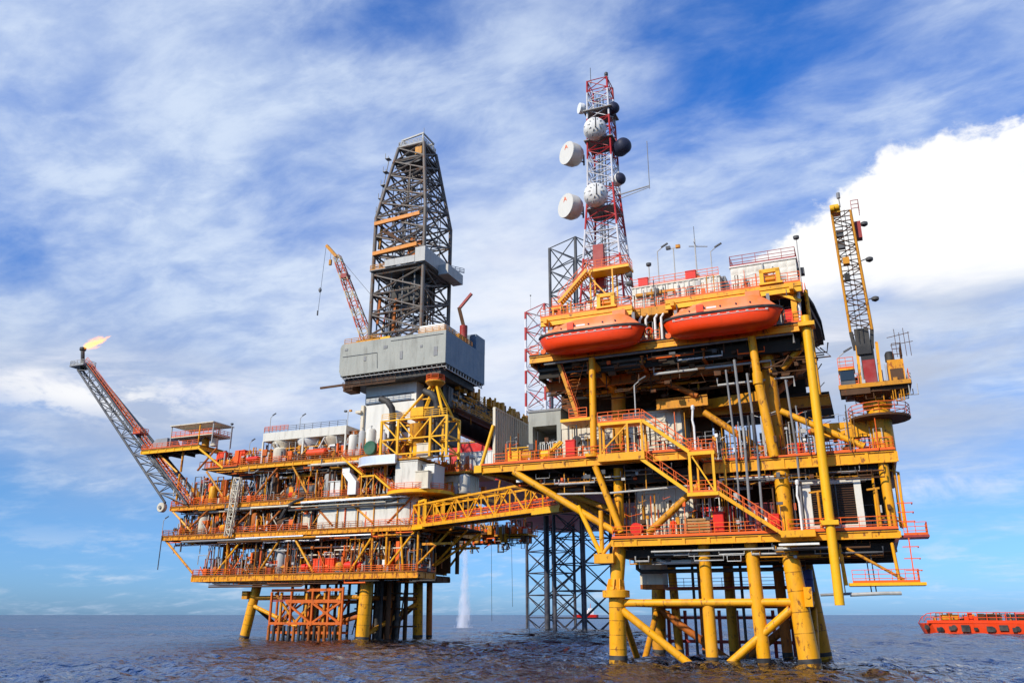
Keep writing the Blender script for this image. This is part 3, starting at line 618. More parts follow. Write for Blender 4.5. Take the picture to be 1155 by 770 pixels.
m.build('body', VES, o); MB().lathe([(.06,1.5),(.09,1.58),(.1,1.66),(.09,1.74)], n=12).build('head', paint('skin',(.4,.22,.14),.5,0), o); MB().lathe([(.14,1.69),(.12,1.76),(.05,1.82)], n=12).build('helmet', WHC, o)
o = thing('louvred_container', 'beige container with dark louvred front behind the slim yellow caisson', 'container', 'R', 18.7,-.1,11.8)
MB().box(0,.75,0,3,0,4.8).box(.75,5.0,0,3,0,.6).box(.75,5.0,0,3,4.3,4.8).box(4.55,5.15,0,3,.6,4.3).box(.75,4.55,2,3,.6,4.3).build('shell', BEI, o)
m = MB()
for i in range(17): m.beam((.78,.25,.75+i*.21),(4.52,.25,.75+i*.21),.2,.06)
m.build('louvre', BRN, o); MB().box(-.02,5.17,-.04,0,.0,.55).box(-.02,.72,-.04,0,.55,4.8).box(4.58,5.17,-.04,0,.55,4.8).box(.72,4.58,-.04,0,4.32,4.8).build('front_frame', CRM, o); MB().box(2.9,3.0,.06,.12,.6,4.3).box(.78,4.52,.5,.55,.6,4.3).build('mullion', DGR, o)
for i, (u, lab) in enumerate(((20.1,'left'),(25.1,'right'))):
    o = thing('post_crane', 'yellow post with a short arm on the lowest deck, %s of the louvred container front' % lab, 'post', 'R', u,-1.0,11.8, 0, 'yellow jib posts')
    MB().tube((0,0,0),(0,0,3.6),.13,10).build('post', OCH, o); MB().beam((-.8,0,3.5),(.3,0,3.6),.16).build('arm', OCH, o)
o = thing('oil_drum', 'blue drum hung behind the nearest leg under the lowest deck', 'drum', 'R', 17.9,5,6.6)
MB().lathe([(.6,0),(.64,.05),(.6,.1),(.6,1.1),(.64,1.15),(.6,1.2),(.6,2.0),(.64,2.05),(.5,2.1)], n=16).build('shell', BLU, o); MB().lathe([(.1,2.1),(.1,2.2)], (.3,0,0), n=8).build('bung', GRY, o); MB().tube((0,0,2.15),(0,0,4.5),.05,6).build('sling', DGR, o)
for u, v, z, h, lab in ((8.3,-1.0,19.65,4.6,'white swan-neck vent pipe on the small stair landing in front of the beige room'),(17.5,-.9,11.8,4.4,'white vent pipe with a fat cap beside the thick column of the lowest deck')):
    o = thing('vent_pipe', lab, 'pipe', 'R', u+.9,v-.4,z-.05)
    MB().path([(0,0,0),(0,0,h*.6),(-.12,0,h*.75),(0,0,h)], .11).build('stem', WHT, o); MB().lathe([(.15,0),(.19,.08),(.19,.4),(.08,.48)], (0,0,h-.1), n=10).build('cap', WHT, o)
# lamps, antennas on the roof
def lamppole(lab, fr, u, v, z, h, arms=1, mat=GRY):
    o = thing('lamp_pole', lab, 'lamp pole', fr, u, v, z, 0, 'lamp poles on the platforms')
    MB().tube((0,0,0),(0,0,h),.07,6).build('pole', mat, o)
    if arms == 1: MB().lathe([(.12,-.1),(.3,.0),(.32,.28),(.1,.34)], (0,0,h), n=10).build('lamp', DGR, o)
    elif arms == 2:
        MB().beam((-.6,0,h),(.6,0,h),.08).build('crossarm', mat, o)
        for x in (-.6,.55): MB().box(x-.25,x+.25,-.2,.2,h-.05,h+.3).build('lamp', [DGR,OCH][x > 0], o)
    else:
        MB().tube((0,0,h),(.7,0,h+.5),.05,6).build('arm', mat, o); MB().beam((.5,-.1,h+.4),(1.3,-.1,h+.8),.24,.14).build('lamp', DGR, o)
    return o
lamppole('slim lamp pole with a slanting lamp on the white cabin roof', 'R', 5.2,5,40.3,4.6,3); lamppole('lamp mast with two lamps on a crossarm above the white cabin', 'R', 7.1,5,40.3,4.7,2)
lamppole('short lamp pole between the mast and the white cabin lamps', 'R', 4.1,5,40.3,3,1); lamppole('thin lamp pole standing at the far corner behind the railed white tank', 'R', 20.7,3,36.3,6.5,1)
lamppole('thin slanting lamp pole at the cabin end beside the gap before the railed tank', 'R', 11.3,5,40.3,3.5,3)
lamppole('small lamp pole on the middle deck landing in front of the orange girders', 'R', 3.2,-1.0,24,3.4,3)
lamppole('slim lamp post at the crane cab corner of the crane platform', 'R', 23.4,.2,25.2,3.2,3)
o = thing('aerial', 'whip aerial with cross arms on the white cabin roof end', 'antenna', 'R', 9.6,5,40.3)
MB().tube((0,0,0),(0,0,5.4),.09,6).build('mast', GRY, o); MB().tube((0,0,5.4),(0,0,7),.035,5).build('whip', DGR, o); MB().beam((-.7,0,4.6),(1.4,0,4.2),.09).beam((0,-.6,4.8),(0,.6,4.8),.07).build('crossarm', MGR, o); MB().lathe([(.25,0),(.3,.1),(.25,.4)], (0,0,.6), n=10).build('junction_box', BEI, o)
for x, lab in ((3.6,'left'),(9.1,'right')):
    o = thing('hose_box', 'small red hose box on the white cabin roof, %s of the two' % lab, 'box', 'R', x-.6,3.9,40.35, 0, 'red boxes on the cabin roof')
    MB().box(0,1.1,0,.6,.1,1.0).build('case', REDB, o); MB().box(-.05,1.15,-.05,.65,1.0,1.08).build('lid', REDB, o)
o = thing('life_ring', 'orange life ring on the lifeboat deck rail between the boats', 'life ring', 'R', 5.1,-1.1,32.7)
MB().path([(.38*math.cos(i*.3927),0,.38*math.sin(i*.3927)+.4) for i in range(17)], .09, 8).build('ring', VES, o)
o = thing('searchlight', 'dark floodlight pair at the mast foot on the roof', 'floodlight', 'R', 1.6,4,40.6)
for z in (1.5,.4): MB().lathe([(.2,-.3),(.42,.25),(.42,.35)], (.3,0,z), 'x', 12).build('lamp', DGR, o)
MB().beam((0,0,0),(0,0,1.8),.12).build('post', MGR, o)

# ------------------------------------------------------------------ telecom tower
TT = thing('telecom_tower', 'red and white lattice telecom mast carrying drum antennas on the roof', 'mast', 'R', -1.7, 7.6, 39.7)
H0, H1, H2 = 0, 15.2, 31.8
lattice(TT, sq(0,0,H0,5.4), sq(0,0,H1,3.3), 8, .14, .065, RWT, x=True); lattice(TT, sq(0,0,H1,3.3), sq(0,0,H2,2.7), 11, .13, .06, RWT, x=True)
m = MB()
for i in range(3): m.tube((-.5+.4*i,.2,0),(-.5+.4*i,.2,30),.07,6)
for i in range(60): m.beam((-.55,-.3,.5*i),(-.1,-.3,.5*i),.05)
m.beam((-.55,-.3,0),(-.55,-.3,30),.06).beam((-.1,-.3,0),(-.1,-.3,30),.06); m.build('ladder', DGR, TT)
MB().box(-1.0,.3,-2.5,-1.6,2,7.5).build('cable_tray', REDD, TT)
for z in (12.8,22.6,27): MB().box(-1.9,1.9,-1.9,1.9,z,z+.12).build('platform', MGR, TT); 
def drum(label, x, y, z, r, d, az, face, back, ribs=False, mark=False, dome=False):
    o = thing('drum_antenna', label, 'antenna', 'R', -1.7+x, 7.6+y, 39.7+z, az, 'drum antennas on the telecom mast')
    # faces -y locally
    MB().lathe([(r*.45,d*.6),(r*.8,d*.42),(r*.97,d*.15),(r,0),(r,-d*.55)], (0,0,0), 'y', 28).build('shroud', back, o)
    if dome: MB().lathe([(r*1.0,-d*.56)]+[(r*math.cos(a),-d*.56-r*.8*math.sin(a)) for a in (.2,.45,.7,.95,1.2,1.4,1.55)], (0,0,0), 'y', 28).build('radome', face, o)
    else: MB().lathe([(r*.985,-d*.553),(r*.985,-d*.575)], (0,0,0), 'y', 28).build('radome', face, o)
    if ribs:
        m = MB()
        for i in range(10):
            a = i*math.pi/5; m.beam((r*.98*math.cos(a),d*.16,r*.98*math.sin(a)),(r*.5*math.cos(a),d*.62,r*.5*math.sin(a)),.1)
        m.build('rib', GRY, o)
    if mark:   # red triangular logo near the top of the face
        yy = -d*.58; m = MB(); k = r*.19; cz = r*.55
        for a, b in (((-k,cz-k),(0,cz+k)),((k,cz-k),(0,cz+k)),((-k*.5,cz-k*.2),(k*.5,cz-k*.2))): m.beam((a[0],yy,a[1]),(b[0],yy,b[1]),.05,.09)
        m.build('logo', RED, o)
    MB().beam((0,d*.5,-r*.3),(0,d*.5+.9,-r*.3),.14).beam((0,d*.5+.8,-r*.6),(0,d*.5+.8,r*.4),.16).build('mount', DGR, o)
    return o
drum('large cream drum antenna facing left, the higher of the two big ones', -3.6,-1.2,21.3,1.55,1.9,R(-34),DISH,DISH,mark=True)
drum('large cream drum antenna facing left, the lower of the two big ones', -3.9,-1.2,13.8,1.6,1.9,R(-34),DISH,DISH,mark=True)
drum('pale ribbed drum antenna turned away on the mast front, the upper one', -.2,-2.3,23.9,1.45,1.4,R(200),DISH,WHT,ribs=True)
drum('pale ribbed drum antenna turned away on the mast front, the lower one', -.3,-2.6,14.3,1.5,1.4,R(200),DISH,WHT,ribs=True)
drum('small white dish antenna near the top of the mast', -2.3,-.8,28.2,.72,.8,R(-50),WHC,WHC)
drum('small pale dish antenna tucked behind the small white dish', -1.4,.3,27.3,.7,.7,R(-60),WHT,WHT)
drum('large dark dome antenna facing right, halfway up the mast', 2.4,-.2,21.4,1.05,1.5,R(50),RDM,RDM,dome=True)
drum('dark dome antenna facing right near the mast top', 1.5,-.5,27.2,.78,1.1,R(58),RDM,RDM,dome=True)
drum('dark dome antenna facing right above the side whip bracket', 1.9,-.6,16.7,.78,1.1,R(58),RDM,WHT,dome=True)
o = thing('whip_aerial', 'tall thin whip aerial on a horizontal bracket off the mast side', 'antenna', 'R', 2.3,7.0,54.6)
MB().beam((-2.4,0,-.3),(2.0,0,.2),.12).beam((-2.4,0,-.9),(2.0,0,0),.07).build('bracket', MGR, o); MB().tube((2,0,-.2),(2,0,6.5),.05,6).build('whip', MGR, o)
o = thing('whip_aerial', 'short whip aerial on the very top of the mast', 'antenna', 'R', -2.7,6.8,71.5); MB().tube((0,0,-.3),(0,0,2.4),.04,6).build('whip', DGR, o); MB().lathe([(.1,0),(.1,.4)]).build('base', GRY, o)
o = thing('beacon', 'small warning beacon at the mast top corner', 'beacon', 'R', -.5,6.6,71.5); MB().lathe([(.18,0),(.18,.4),(.25,.45),(.25,.8),(.1,.95)], n=10).build('lamp', DGR, o); MB().beam((-.3,0,.1),(.3,0,.1),.1).build('bracket', MGR, o)

# ------------------------------------------------------------------ pedestal crane on the right platform
CR = thing('pedestal_crane', 'yellow pedestal crane with its lattice boom raised steeply at the right end', 'crane', 'R', 26.3, 1.8, 24.6)
MB().box(-3.2,3.0,-2.3,1.8,.3,.52).build('slew_deck', DECK, CR); MB().box(-3.25,3.05,-2.4,-2.3,.35,.75).box(3.0,3.1,-2.3,1.8,.35,.7).build('deck_edge', OCH, CR); MB().box(-2.8,2.7,-2.0,1.6,.0,.3).box(-3.1,-.5,-2.35,-2.25,-.25,.3).build('slew_frame', BRN, CR); MB().lathe([(1.4,-.6),(2.3,-.1),(2.3,0.0)], n=20).build('slew_ring', BRN, CR)
railing(CR, [(-3.1,-2.2,.7),(-1.4,-2.2,.7)], sp=.8); railing(CR, [(2.95,-2.2,.7),(2.95,1.7,.7),(-3.1,1.7,.7)], sp=1.1)
cab = MB().box(-3.0,-1.7,-2.3,-.8,.75,2.2).build('cab', DGR, CR); MB().box(-2.95,-1.75,-2.36,-2.31,1.2,2.1).build('window', GLS, cab); MB().box(-3.1,-1.6,-2.4,-.7,2.2,2.35).build('roof', YEL, cab); railing(cab, [(-3.05,-2.35,2.35),(-1.65,-2.35,2.35),(-1.65,-.75,2.35)], sp=.8)
eh = MB().box(1.3,2.7,-1.8,1.0,.7,2.9).build('engine_house', YELW, CR); MB().box(1.45,2.55,-1.86,-1.8,.9,2.0).build('grille', BRN, eh); MB().lathe([(.42,0),(.42,.7),(.3,.95)], (1.6,-1.2,2.9), n=14).build('exhaust', BLK, eh); railing(eh, [(1.9,-1.75,2.9),(2.65,-1.75,2.9),(2.65,1,2.9)], mat=BRN, sp=.7, toe=False, h=1.6)
for x in (-1.25,.55): MB().beam((x,-1.6,.7),(x+.1,-1.3,4.8),.26,.36).beam((x,1.4,.7),(x+.1,-1.2,5),.22,.3).build('a_frame', YEL, CR)
MB().box(-.9,.3,-1.5,-.4,1.2,5.0).build('winch_house', DRK, CR); MB().box(-.85,.25,-1.62,-1.52,.8,3.2).build('machinery_panel', REDD, CR)
B0 = Vc((-.55,-1.4,6.0)); B1 = Vc((-.9,-2.6,18.4))
def quad(c, w, d): return [(c.x-w,c.y-d,c.z),(c.x+w,c.y-d,c.z),(c.x+w,c.y+d,c.z),(c.x-w,c.y+d,c.z)]
MB().beam((-1.3,-1.2,4.4),(-1.5,-1.4,6.2),.35).beam((.2,-1.2,4.4),(.4,-1.4,6.2),.35).box(-1.2,.1,-1.7,-.9,3.8,6.4).build('boom_foot', DRK, CR)
lattice(CR, quad(B0,.98,.75), quad(B1,.88,.62), 12, .12, .055, OCH, BRN, chord='boom_chord', brace='boom_bracing')
MB().box(B1.x-1.0,B1.x-.05,B1.y-.9,B1.y+.2,18.3,19.0).lathe([(.34,-.4),(.34,.4)], (B1.x-.55,B1.y-.9,18.8), 'x', 14).build('sheave_block', YELC, CR)
for x in (-.3,): MB().lathe([(.38,-.2),(.38,.2)], (B1.x+x-.5,B1.y-1.0,18.7), 'x', 14).build('sheave', YELC, CR)
MB().box(.1,.75,-2.5,-1.6,15.6,17.4).build('boom_plate', REDD, CR)
railing(CR, [(.1,-2.6,18.4),(.8,-2.6,18.4),(.8,-1.6,18.4)], sp=.6, mat=REDD, h=1.3, toe=False)
for z in (17.3,13.4,9.2): MB().lathe([(.1,-.2),(.34,-.05),(.36,.2),(.2,.3)], (1.1,-1.6,z), n=10).beam((.3,-1.7,z),(1.1,-1.6,z+.25),.08).build('floodlight', DGR, CR)
m = MB()
for x in (-.2,-.6): m.tube((x-.4,-3.1,18.6),(x-.3,-1.9,5),.035,5)
m.build('hoist_rope', DRK, CR)
for mt, seed in ((BRN,71),(GRY,72),(OCH,73)):
    q = random.Random(seed); m = MB()
    for i in range(26):
        x = q.uniform(-3,2.9); v = q.uniform(-2.2,1.4); h = q.uniform(.5,2.4)
        if i % 3 == 0: m.box(x,x+q.uniform(.2,.6),v,v+.4,.52,.52+h*.5)
        elif i % 3 == 1: m.tube((x,v,.52),(x,v,.6+h),.05,6)
        else: m.path([(x,v,.3),(x,v,.3-h*.6),(x+.7,v,.3-h*.6),(x+.7,v,.3)],.05,6)
    m.build('crane_fittings', mt, CR, kind='stuff')
MB().box(-1.35,-.75,-3.1,-2.6,12.8,13.5).build('hook_block', OCH, CR); MB().box(-1.4,-.9,-3.0,-2.5,11.1,11.8).build('hook', BLK, CR)
for z in (15.9,14.6): MB().box(-1.6,-1.0,-2.9,-2.4,z,z+.7).build('limit_switch', DGR, CR)
MB().tube((-.9,-2.6,19.2),(-.95,-2.6,20.3),.06,6).lathe([(.18,20.2),(.18,20.8)], (-.95,-2.6,0), n=8).build('aircraft_light', MGR, CR)
m = MB()
for i in range(4): m.beam((2.3+.4*i,-1.5,3.2),(2.3+.4*i,-1.5,6.0-.4*(i%2)),.05)
m.beam((1.6,-1.5,5.2),(3.6,-1.5,5.5),.05).beam((1.8,-1.5,4.4),(3.8,-1.5,4.6),.05); m.build('aerial_frame', BRN, CR)

# ================================================================== LEFT PLATFORM
PL = thing('processing_platform', 'wide rust-stained yellow processing platform at the left, crowded with pipework on four decks', 'oil platform', 'L', 0,0,0)
for a, b, r, mt in (((-27.2,.2,-3),(-24.8,.6,10.6),.92,YEL),((0,0,-3),(.4,.4,10.6),1.2,YEL),((2.2,17,-3),(2.0,16.6,10.6),1.0,YEL),((-26.6,20,-3),(-24.6,19,10.6),1.1,OCH),((-5.4,19.5,-3),(-5.2,19,10.6),1.0,ORB),((4.6,17.2,-3),(4.4,17,10.6),.6,ORB)):
    leg(PL, a, b, r, mt)
MB().box(-27.2,-25.9,-.9,.8,7.4,8.9).build('padeye', OCH, PL)
tubepart(PL, (-25.6,.4,7.6), (-.6,.3,7.6), .42, OCH); tubepart(PL, (-25.8,.3,6.4), (-14,.2,2.2), .38, YEL); tubepart(PL, (-1.0,.2,4.2), (-14,.3,1.2), .4, ORB)
tubepart(PL, (-26,1,6.5), (-22,10,-.5), .35, BRN); tubepart(PL, (.3,1,7.5), (2.0,16,7.5), .4, ORB); tubepart(PL, (.2,1,1.0), (2.1,16,6.6), .42, OCH); tubepart(PL, (-5.2,19,2), (2.1,17,7), .4, ORB)
tubepart(PL, (-24.8,19,7), (-5.3,19,7.2), .4, ORB); tubepart(PL, (-24.8,19,2), (-5.3,19,7.2), .38, ORB)
# boat landing with fender posts, conductors
o = MB()
for z in (1.4,3.0): o.beam((-19.5,-1.6,z),(-3.2,-1.6,z),.45).beam((-19.5,.2,z),(-3.2,.2,z),.4)
for x in (-19.4,-14.8,-10,-6.4,-3.4): o.beam((x,-1.6,.5),(x,-1.6,9.4 if x>-16 else 8.6),.36)
o.beam((-19.4,-1.6,8.9),(-3.4,-1.6,8.9),.4,.5).beam((-16,-1.6,6.9),(-3.4,-1.6,6.9),.35,.6)
for a, b in (((-16,-1.6,6.8),(-10,-1.6,3)),((-10,-1.6,3),(-3.6,-1.6,6.8)),((-3.6,-1.6,3),(-10,-1.6,6.6))): o.beam(a,b,.34)
for a, b in (((-19.4,.2,1.4),(-19.4,.2,8.9)),((-12,.2,1.4),(-12,.2,8)),((-5,.2,1.4),(-5,.2,8)),((-19.4,.2,3),(-12,.2,7.5)),((-5,.2,3),(-12,.2,7.5))): o.beam(a,b,.34)
for x in (-18,-13.4,-8.4,-4.6): o.beam((x,-1.6,1.4),(x,.2,3),.3); o.beam((x,-1.6,3),(x,2.6,7.4),.28)
o.build('boat_landing', ORR, PL)
for i in range(15):
    x = -19.2+i*1.14; MB().tube((x,-1.9,-.6),(x,-1.9,2.6),.3,8).build('fender_post', [BLK,DRK,ORB][i%3 if i%5 else 2], PL)
railing(PL, [(-19.3,-1.5,6.9),(-15,-1.5,6.9)], mat=REDD); railing(PL, [(-12,.2,7.8),(-3.6,.2,7.8)], mat=REDD)
stair(PL, (-14.5,.3,7.2), (-18.6,.3,1.6), .9, ORB, REDD)
for i in range(18):
    x = -3.4+(i%6)*1.2; y = 4+3.2*(i//6)+.6*(i%2); MB().tube((x,y,-2),(x,y,11),.32+.1*(i%2),10).build('conductor', [DRK,BRN,ORB,DRK][i%4], PL)
for i in range(11):
    x = -19+i*1.7; MB().tube((x,4+(i%3)*2,-2),(x,4+(i%3)*2,11),.28,8).build('conductor', [BRN,DRK,ORB][i%3], PL)
m = MB()
for z in (2.4,5.6,8.4):
    m.beam((-4,3.4,z),(4,13,z),.3); m.beam((-4.4,7,z),(4,7,z),.3); m.beam((-4.4,11,z),(4.4,11,z),.3)
for k in range(6): m.beam((-4+k*1.4,3+k,1),(-2.6+k*1.2,4+k,9),.2)
m.build('conductor_guide', BRN, PL)
# decks
DZ = {1:11.9, 2:19.9, 3:25.8, 4:33.3}
deck(PL, -38.4, 12.7, -3, 4, DZ[1], 1.05, YELW); deck(PL, -36, 7.4, 4.3, 20, DZ[1]-.1, 1.0, BRN); deck(PL, -47.6, 13.2, -3, 22, DZ[2], .8, YELW); deck(PL, -46.3, 13, -3, 22, DZ[3], .75, YELW); deck(PL, -29.4, 6.0, -3, 22, DZ[4], .75, YEL)
deck(PL, -55.6, -39.6, -4, 4, 38.2, .8, YELC, 'flr')
MB().box(13.4,19.4,-2.8,-2.4,16.2,16.6).build('outrigger', YELW, PL); MB().box(13.0,19,9,9.4,16.2,16.6).build('outrigger', YELW, PL); MB().prism([(-39,-3),(-29.5,-3),(-29.5,16),(-39,16)],33.0,33.2).build('deck_plate', DECK, PL); MB().ibeam((-37.6,-2.8,33),(-29.5,-2.8,32.7),.3,.6).build('girder', OCH, PL)
for k, x0, x1 in ((1,-38.4,12.7),(2,-47.6,13.2),(3,-46.3,3.5),(4,-29.4,6)):
    z = DZ[k]; MB().box(x0,x1,-3.07,-3.01,z-.12,z+.04).build('toe_plate', ORB, PL)
    n = max(2, round((x1-x0)/12)); 
    for i in range(n):
        a = x0+(x1-x0)*i/n; b = x0+(x1-x0)*(i+1)/n; railing(PL, [(a+.3,-2.95,z),(b-.3,-2.95,z)], sp=1.5, t=.075, toe=False, mat=[RED,RED,ORB][(i+k)%3])
    if k < 3: railing(PL, [(x1-.05,-2.9,z),(x1-.05,3.8 if k==1 else 20,z)], sp=1.7, t=.08); 
    railing(PL, [(x0+.05,-2.9,z),(x0+.05,14,z)], sp=1.7, t=.08)
railing(PL, [(-55.5,-3.95,38.2),(-40,-3.95,38.2)], sp=1.4, t=.08); railing(PL, [(-55.5,-3.9,38.2),(-55.5,3.9,38.2)], sp=1.4, t=.08); railing(PL, [(-38,-2.9,33.2),(-30,-2.9,33.2)], sp=1.3, t=.09)
tubepart(PL, (-40,-3.8,37.6), (-33.6,-2.8,33.0), .24, YELC, 'brace')
# under-deck trusses
for k, (z0, z1, segs) in enumerate(((12,19,[(-33,-26.5),(-30.3,-30.3),(-22.5,-17.3),(-9.6,-14.9),(-1.5,3.5),(3.0,3.0),(6.0,6.0),(5.6,12.0),(9.6,8.8)]),
                                 (20.4,25,[(-40,-46),(-42,-36),(-30,-24),(-22,-17),(-6,-11),(3,-3),(6,11)]),(26.3,32.6,[(-45.2,-45.2),(-32,-38),(-25.5,-19.5),(-12,-16.5),(-4.4,-4.4),(5,5)]),(33,37.4,[(-45,-45),(-46,-52),(-40.5,-36)]))):
    for a, b in segs:
        tubepart(PL, (a,-2.6,z0), (b,-2.6,z1), .21 if a != b else .24, [YELW,YEL,OCH,ORB][(int(abs(a))+k)%4] if a != b else YELW, 'brace' if a != b else 'column', 8)
tubepart(PL, (-46.9,-2.4,19), (-38.6,-2.6,12.4), .22, YELW); tubepart(PL, (-47.4,-3.1,13.2), (-47.4,-3.1,20), .1, DGR, 'post', 6)
for x in (-36,-26,-17,-8,.5,12):
    for v in (3,14):
        for a, b in ((12,19),(20,25),(26,32.8)):
            if a == 26 and (x < -30 or x > 6): continue
            tubepart(PL, (x,v,a), (x,v,b), .4, [ORB,OCH,BRN][int(x+v+a)%3], 'column', 10)
for v, a, b in ((2,8,11.9),(9,3,12),(15,13,7)):
    tubepart(PL, (7.4,v+2,12), (12.9,v+3,19), .24, OCH, 'brace'); tubepart(PL, (12.9,v,20.2), (12.9,v+4,25), .2, ORB, 'brace')
tubepart(PL, (12.5,-2.6,12), (12.5,-2.6,19.2), .24, YELW, 'column', 8)
for v in (-2.6,3,9): tubepart(PL, (13,v,19), (19.5,v,19.2), .25, OCH, 'outrigger', 8); tubepart(PL, (12.6,min(v,3.6),13), (19.3,v,19), .22, YELW, 'brace', 8)
MB().box(13.3,19.6,-3,10,19.25,19.45).build('deck_plate', DECK, PL); railing(PL, [(13.3,-2.95,19.45),(19.5,-2.95,19.45),(19.5,9.9,19.45)], sp=1.5, t=.08, mat=ORB, toe=False)
for v in (0,6,12,19): tubepart(PL, (12.8,v,20), (12.8,v,25.2), .22, OCH, 'column', 8)
# bulkheads added to close off the sky behind and keep the gaps dark
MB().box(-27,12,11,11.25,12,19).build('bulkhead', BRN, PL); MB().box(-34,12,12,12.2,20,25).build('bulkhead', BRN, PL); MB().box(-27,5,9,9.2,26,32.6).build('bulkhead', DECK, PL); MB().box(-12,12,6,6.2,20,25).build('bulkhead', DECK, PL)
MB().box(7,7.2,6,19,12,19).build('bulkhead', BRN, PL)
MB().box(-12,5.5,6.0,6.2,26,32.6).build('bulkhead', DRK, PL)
# service decks hung below
MB().box(-34,-4,-2.8,.5,10.0,10.15).build('walkway', BRN, PL); railing(PL, [(-34,-2.7,10.15),(-4,-2.7,10.15)], mat=BRN, h=.8, sp=2.5, toe=False)
MB().path([(-34,-2.7,9.7),(-12,-2.7,9.6),(-11,-2.7,10.1)], .16).build('pipe', BRN, PL)
# pipework: main runs as parts
rp = random.Random(11); mats = [GRY,MGR,BRN,ORB,SILV,OCH,BEI,GRY,MGR,YEL]
np_ = 0
for k, (zl, zh, x0, x1) in enumerate(((12.6,18.6,-36,12),(17.9,18.9,-46,12),(20.5,24.6,-45,12),(24.2,24.9,-45,12),(26.4,32,-45,4),(31.2,32.3,-28,5),(33.8,36.5,-38,5))):
    for i in range(13):
        a = rp.uniform(x0, x1-8); L_ = rp.uniform(7, 24); b = min(a+L_, x1); v = rp.uniform(-3.4, 1.5) if k in (1,3,5) else rp.uniform(-2, 4); z = rp.uniform(zl, zh); r = rp.uniform(.09,.26); d = rp.choice((-1,1))*rp.uniform(.5,2)
        pts = [(a,v,z+d),(a,v,z),(b,v,z)] + ([(b,v,z-d)] if i%2 else [(b,v+3,z)])
        MB().path(pts, r, 8).build('pipe', mats[rp.randrange(len(mats))], PL); np_ += 1
# small pipework, one mass per finish
for mt, seed, n in ((GRY,1,330),(ORB,2,420),(MGR,3,330),(BEI,4,160),(YELW,5,330),(RED,6,240),(BRN,8,420),(DRK,13,330),(WHT,14,90)):
    q = random.Random(seed); m = MB()
    for i in range(n):
        k = q.choice((1,1,2,2,3,3,4)); z = DZ[k]; top = {1:6.6,2:4.6,3:6.2,4:3.2}[k]; lo = {1:-37,2:-46,3:-45,4:-37}[k]; hi = {1:12,2:12,3:11,4:5}[k]
        x = q.uniform(lo,hi); v = q.uniform(-2.5,5 if q.random()<.75 else 14); h = q.uniform(.6,top); x2 = x+q.uniform(-2.5,2.5); t = q.random()
        if t < .4: m.path([(x,v,z),(x,v,z+h),(x2,v,z+h),(x2,v,z+h*q.uniform(.1,.8))], q.uniform(.06,.15), 6)
        elif t < .6: m.tube((x,v,z),(x,v,z+h), q.uniform(.07,.2), 6)
        elif t < .75: w = q.uniform(.4,1.3); m.box(x,x+w,v,v+.8,z+.02,z+q.uniform(.5,2.2))
        elif t < .87: m.path([(x,v,z+h),(x2*1.0+2,v,z+h)], q.uniform(.06,.14), 6); m.lathe([(.12,-.3),(.34,-.28),(.34,.28),(.12,.3)], (x+.4,v,z+h), 'x', 8)
        else: m.beam((x,v,z),(x2,v,z+h), .14)
    m.build('small_pipework', mt, PL, kind='stuff')
for mt, seed in ((YELW,31),(ORR,32),(GRY,33)):
    q = random.Random(seed); m = MB()
    for i in range(150):
        x = q.uniform(-40,6); z = 33.3; v = q.uniform(-2.4,10); h = q.uniform(1,4.8)*(1 if x > -29 else .7); t = q.random(); x2 = x+q.uniform(-3,3)
        if t < .35: m.tube((x,v,z),(x,v,z+h),q.uniform(.06,.15),6)
        elif t < .7: m.path([(x,v,z),(x,v,z+h),(x2,v,z+h),(x2,v,z)],q.uniform(.06,.14),6)
        elif t < .85: m.box(x,x+q.uniform(.4,1.4),v,v+1,z,z+h*.6)
        else: m.beam((x,v,z),(x2,v,z+h),.15)
    for i in range(60):
        x = q.uniform(6,19.5); z = q.choice((25.8,30,30)); v = q.uniform(3,12); h = q.uniform(.8,3.6); x2 = x+q.uniform(-2,2)
        if i % 2: m.path([(x,v,z),(x,v,z+h),(x2,v,z+h),(x2,v,z)],q.uniform(.06,.14),6)
        else: m.box(x,x+.8,v,v+.8,z,z+h*.6)
    m.build('top_deck_pipework', mt, PL, kind='stuff')
for mt, seed, n in ((ORR,61,170),(YELW,62,150),(GRY,63,120),(DRK,64,160),(RED,65,130),(BEI,66,50)):
    q = random.Random(seed); m = MB()
    for i in range(n):
        k = q.choice((1,2,2,3,3,4,4)); z = DZ[k]; top = {1:5.5,2:4,3:5,4:3}[k]; x = q.uniform({1:-37,2:-46,3:-45,4:-36}[k],{1:12,2:12,3:6,4:5}[k]); v = q.uniform(-2.9,-.5); h = q.uniform(.4,top); x2 = x+q.uniform(-2,2); t = q.random()
        if t < .3: m.tube((x,v,z),(x,v,z+h),q.uniform(.05,.13),6)
        elif t < .5: m.beam((x,v,z+h*.3),(x2,v,z+h),.13)
        elif t < .7: m.box(x,x+q.uniform(.3,1.1),v,v+.5,z+q.uniform(0,h),z+h+.3)
        else: zz = z-q.uniform(.9,1.9); m.path([(x,v,z-.6),(x,v,zz),(x+q.uniform(1,5),v,zz),(x+q.uniform(1,5),v+.4,z-.6)],q.uniform(.06,.14),6)
    m.build('front_fittings', mt, PL, kind='stuff')
for x in (-17.4,-11.6,-7.6,-4.2): MB().beam((x,-1.2,.4),(x,-1.2,8.6),.4).build('landing_post', [YELW,OCH][int(x)%2], PL)
for a, b in (((-19,-1.0,8.4),(-14,-1.0,3.2)),((-8.6,-1.0,3.2),(-4,-1.0,8.2)),((-14,-1.0,3.2),(-8.8,-1.0,8.2))): MB().beam(a,b,.36).build('landing_brace', OCH, PL)
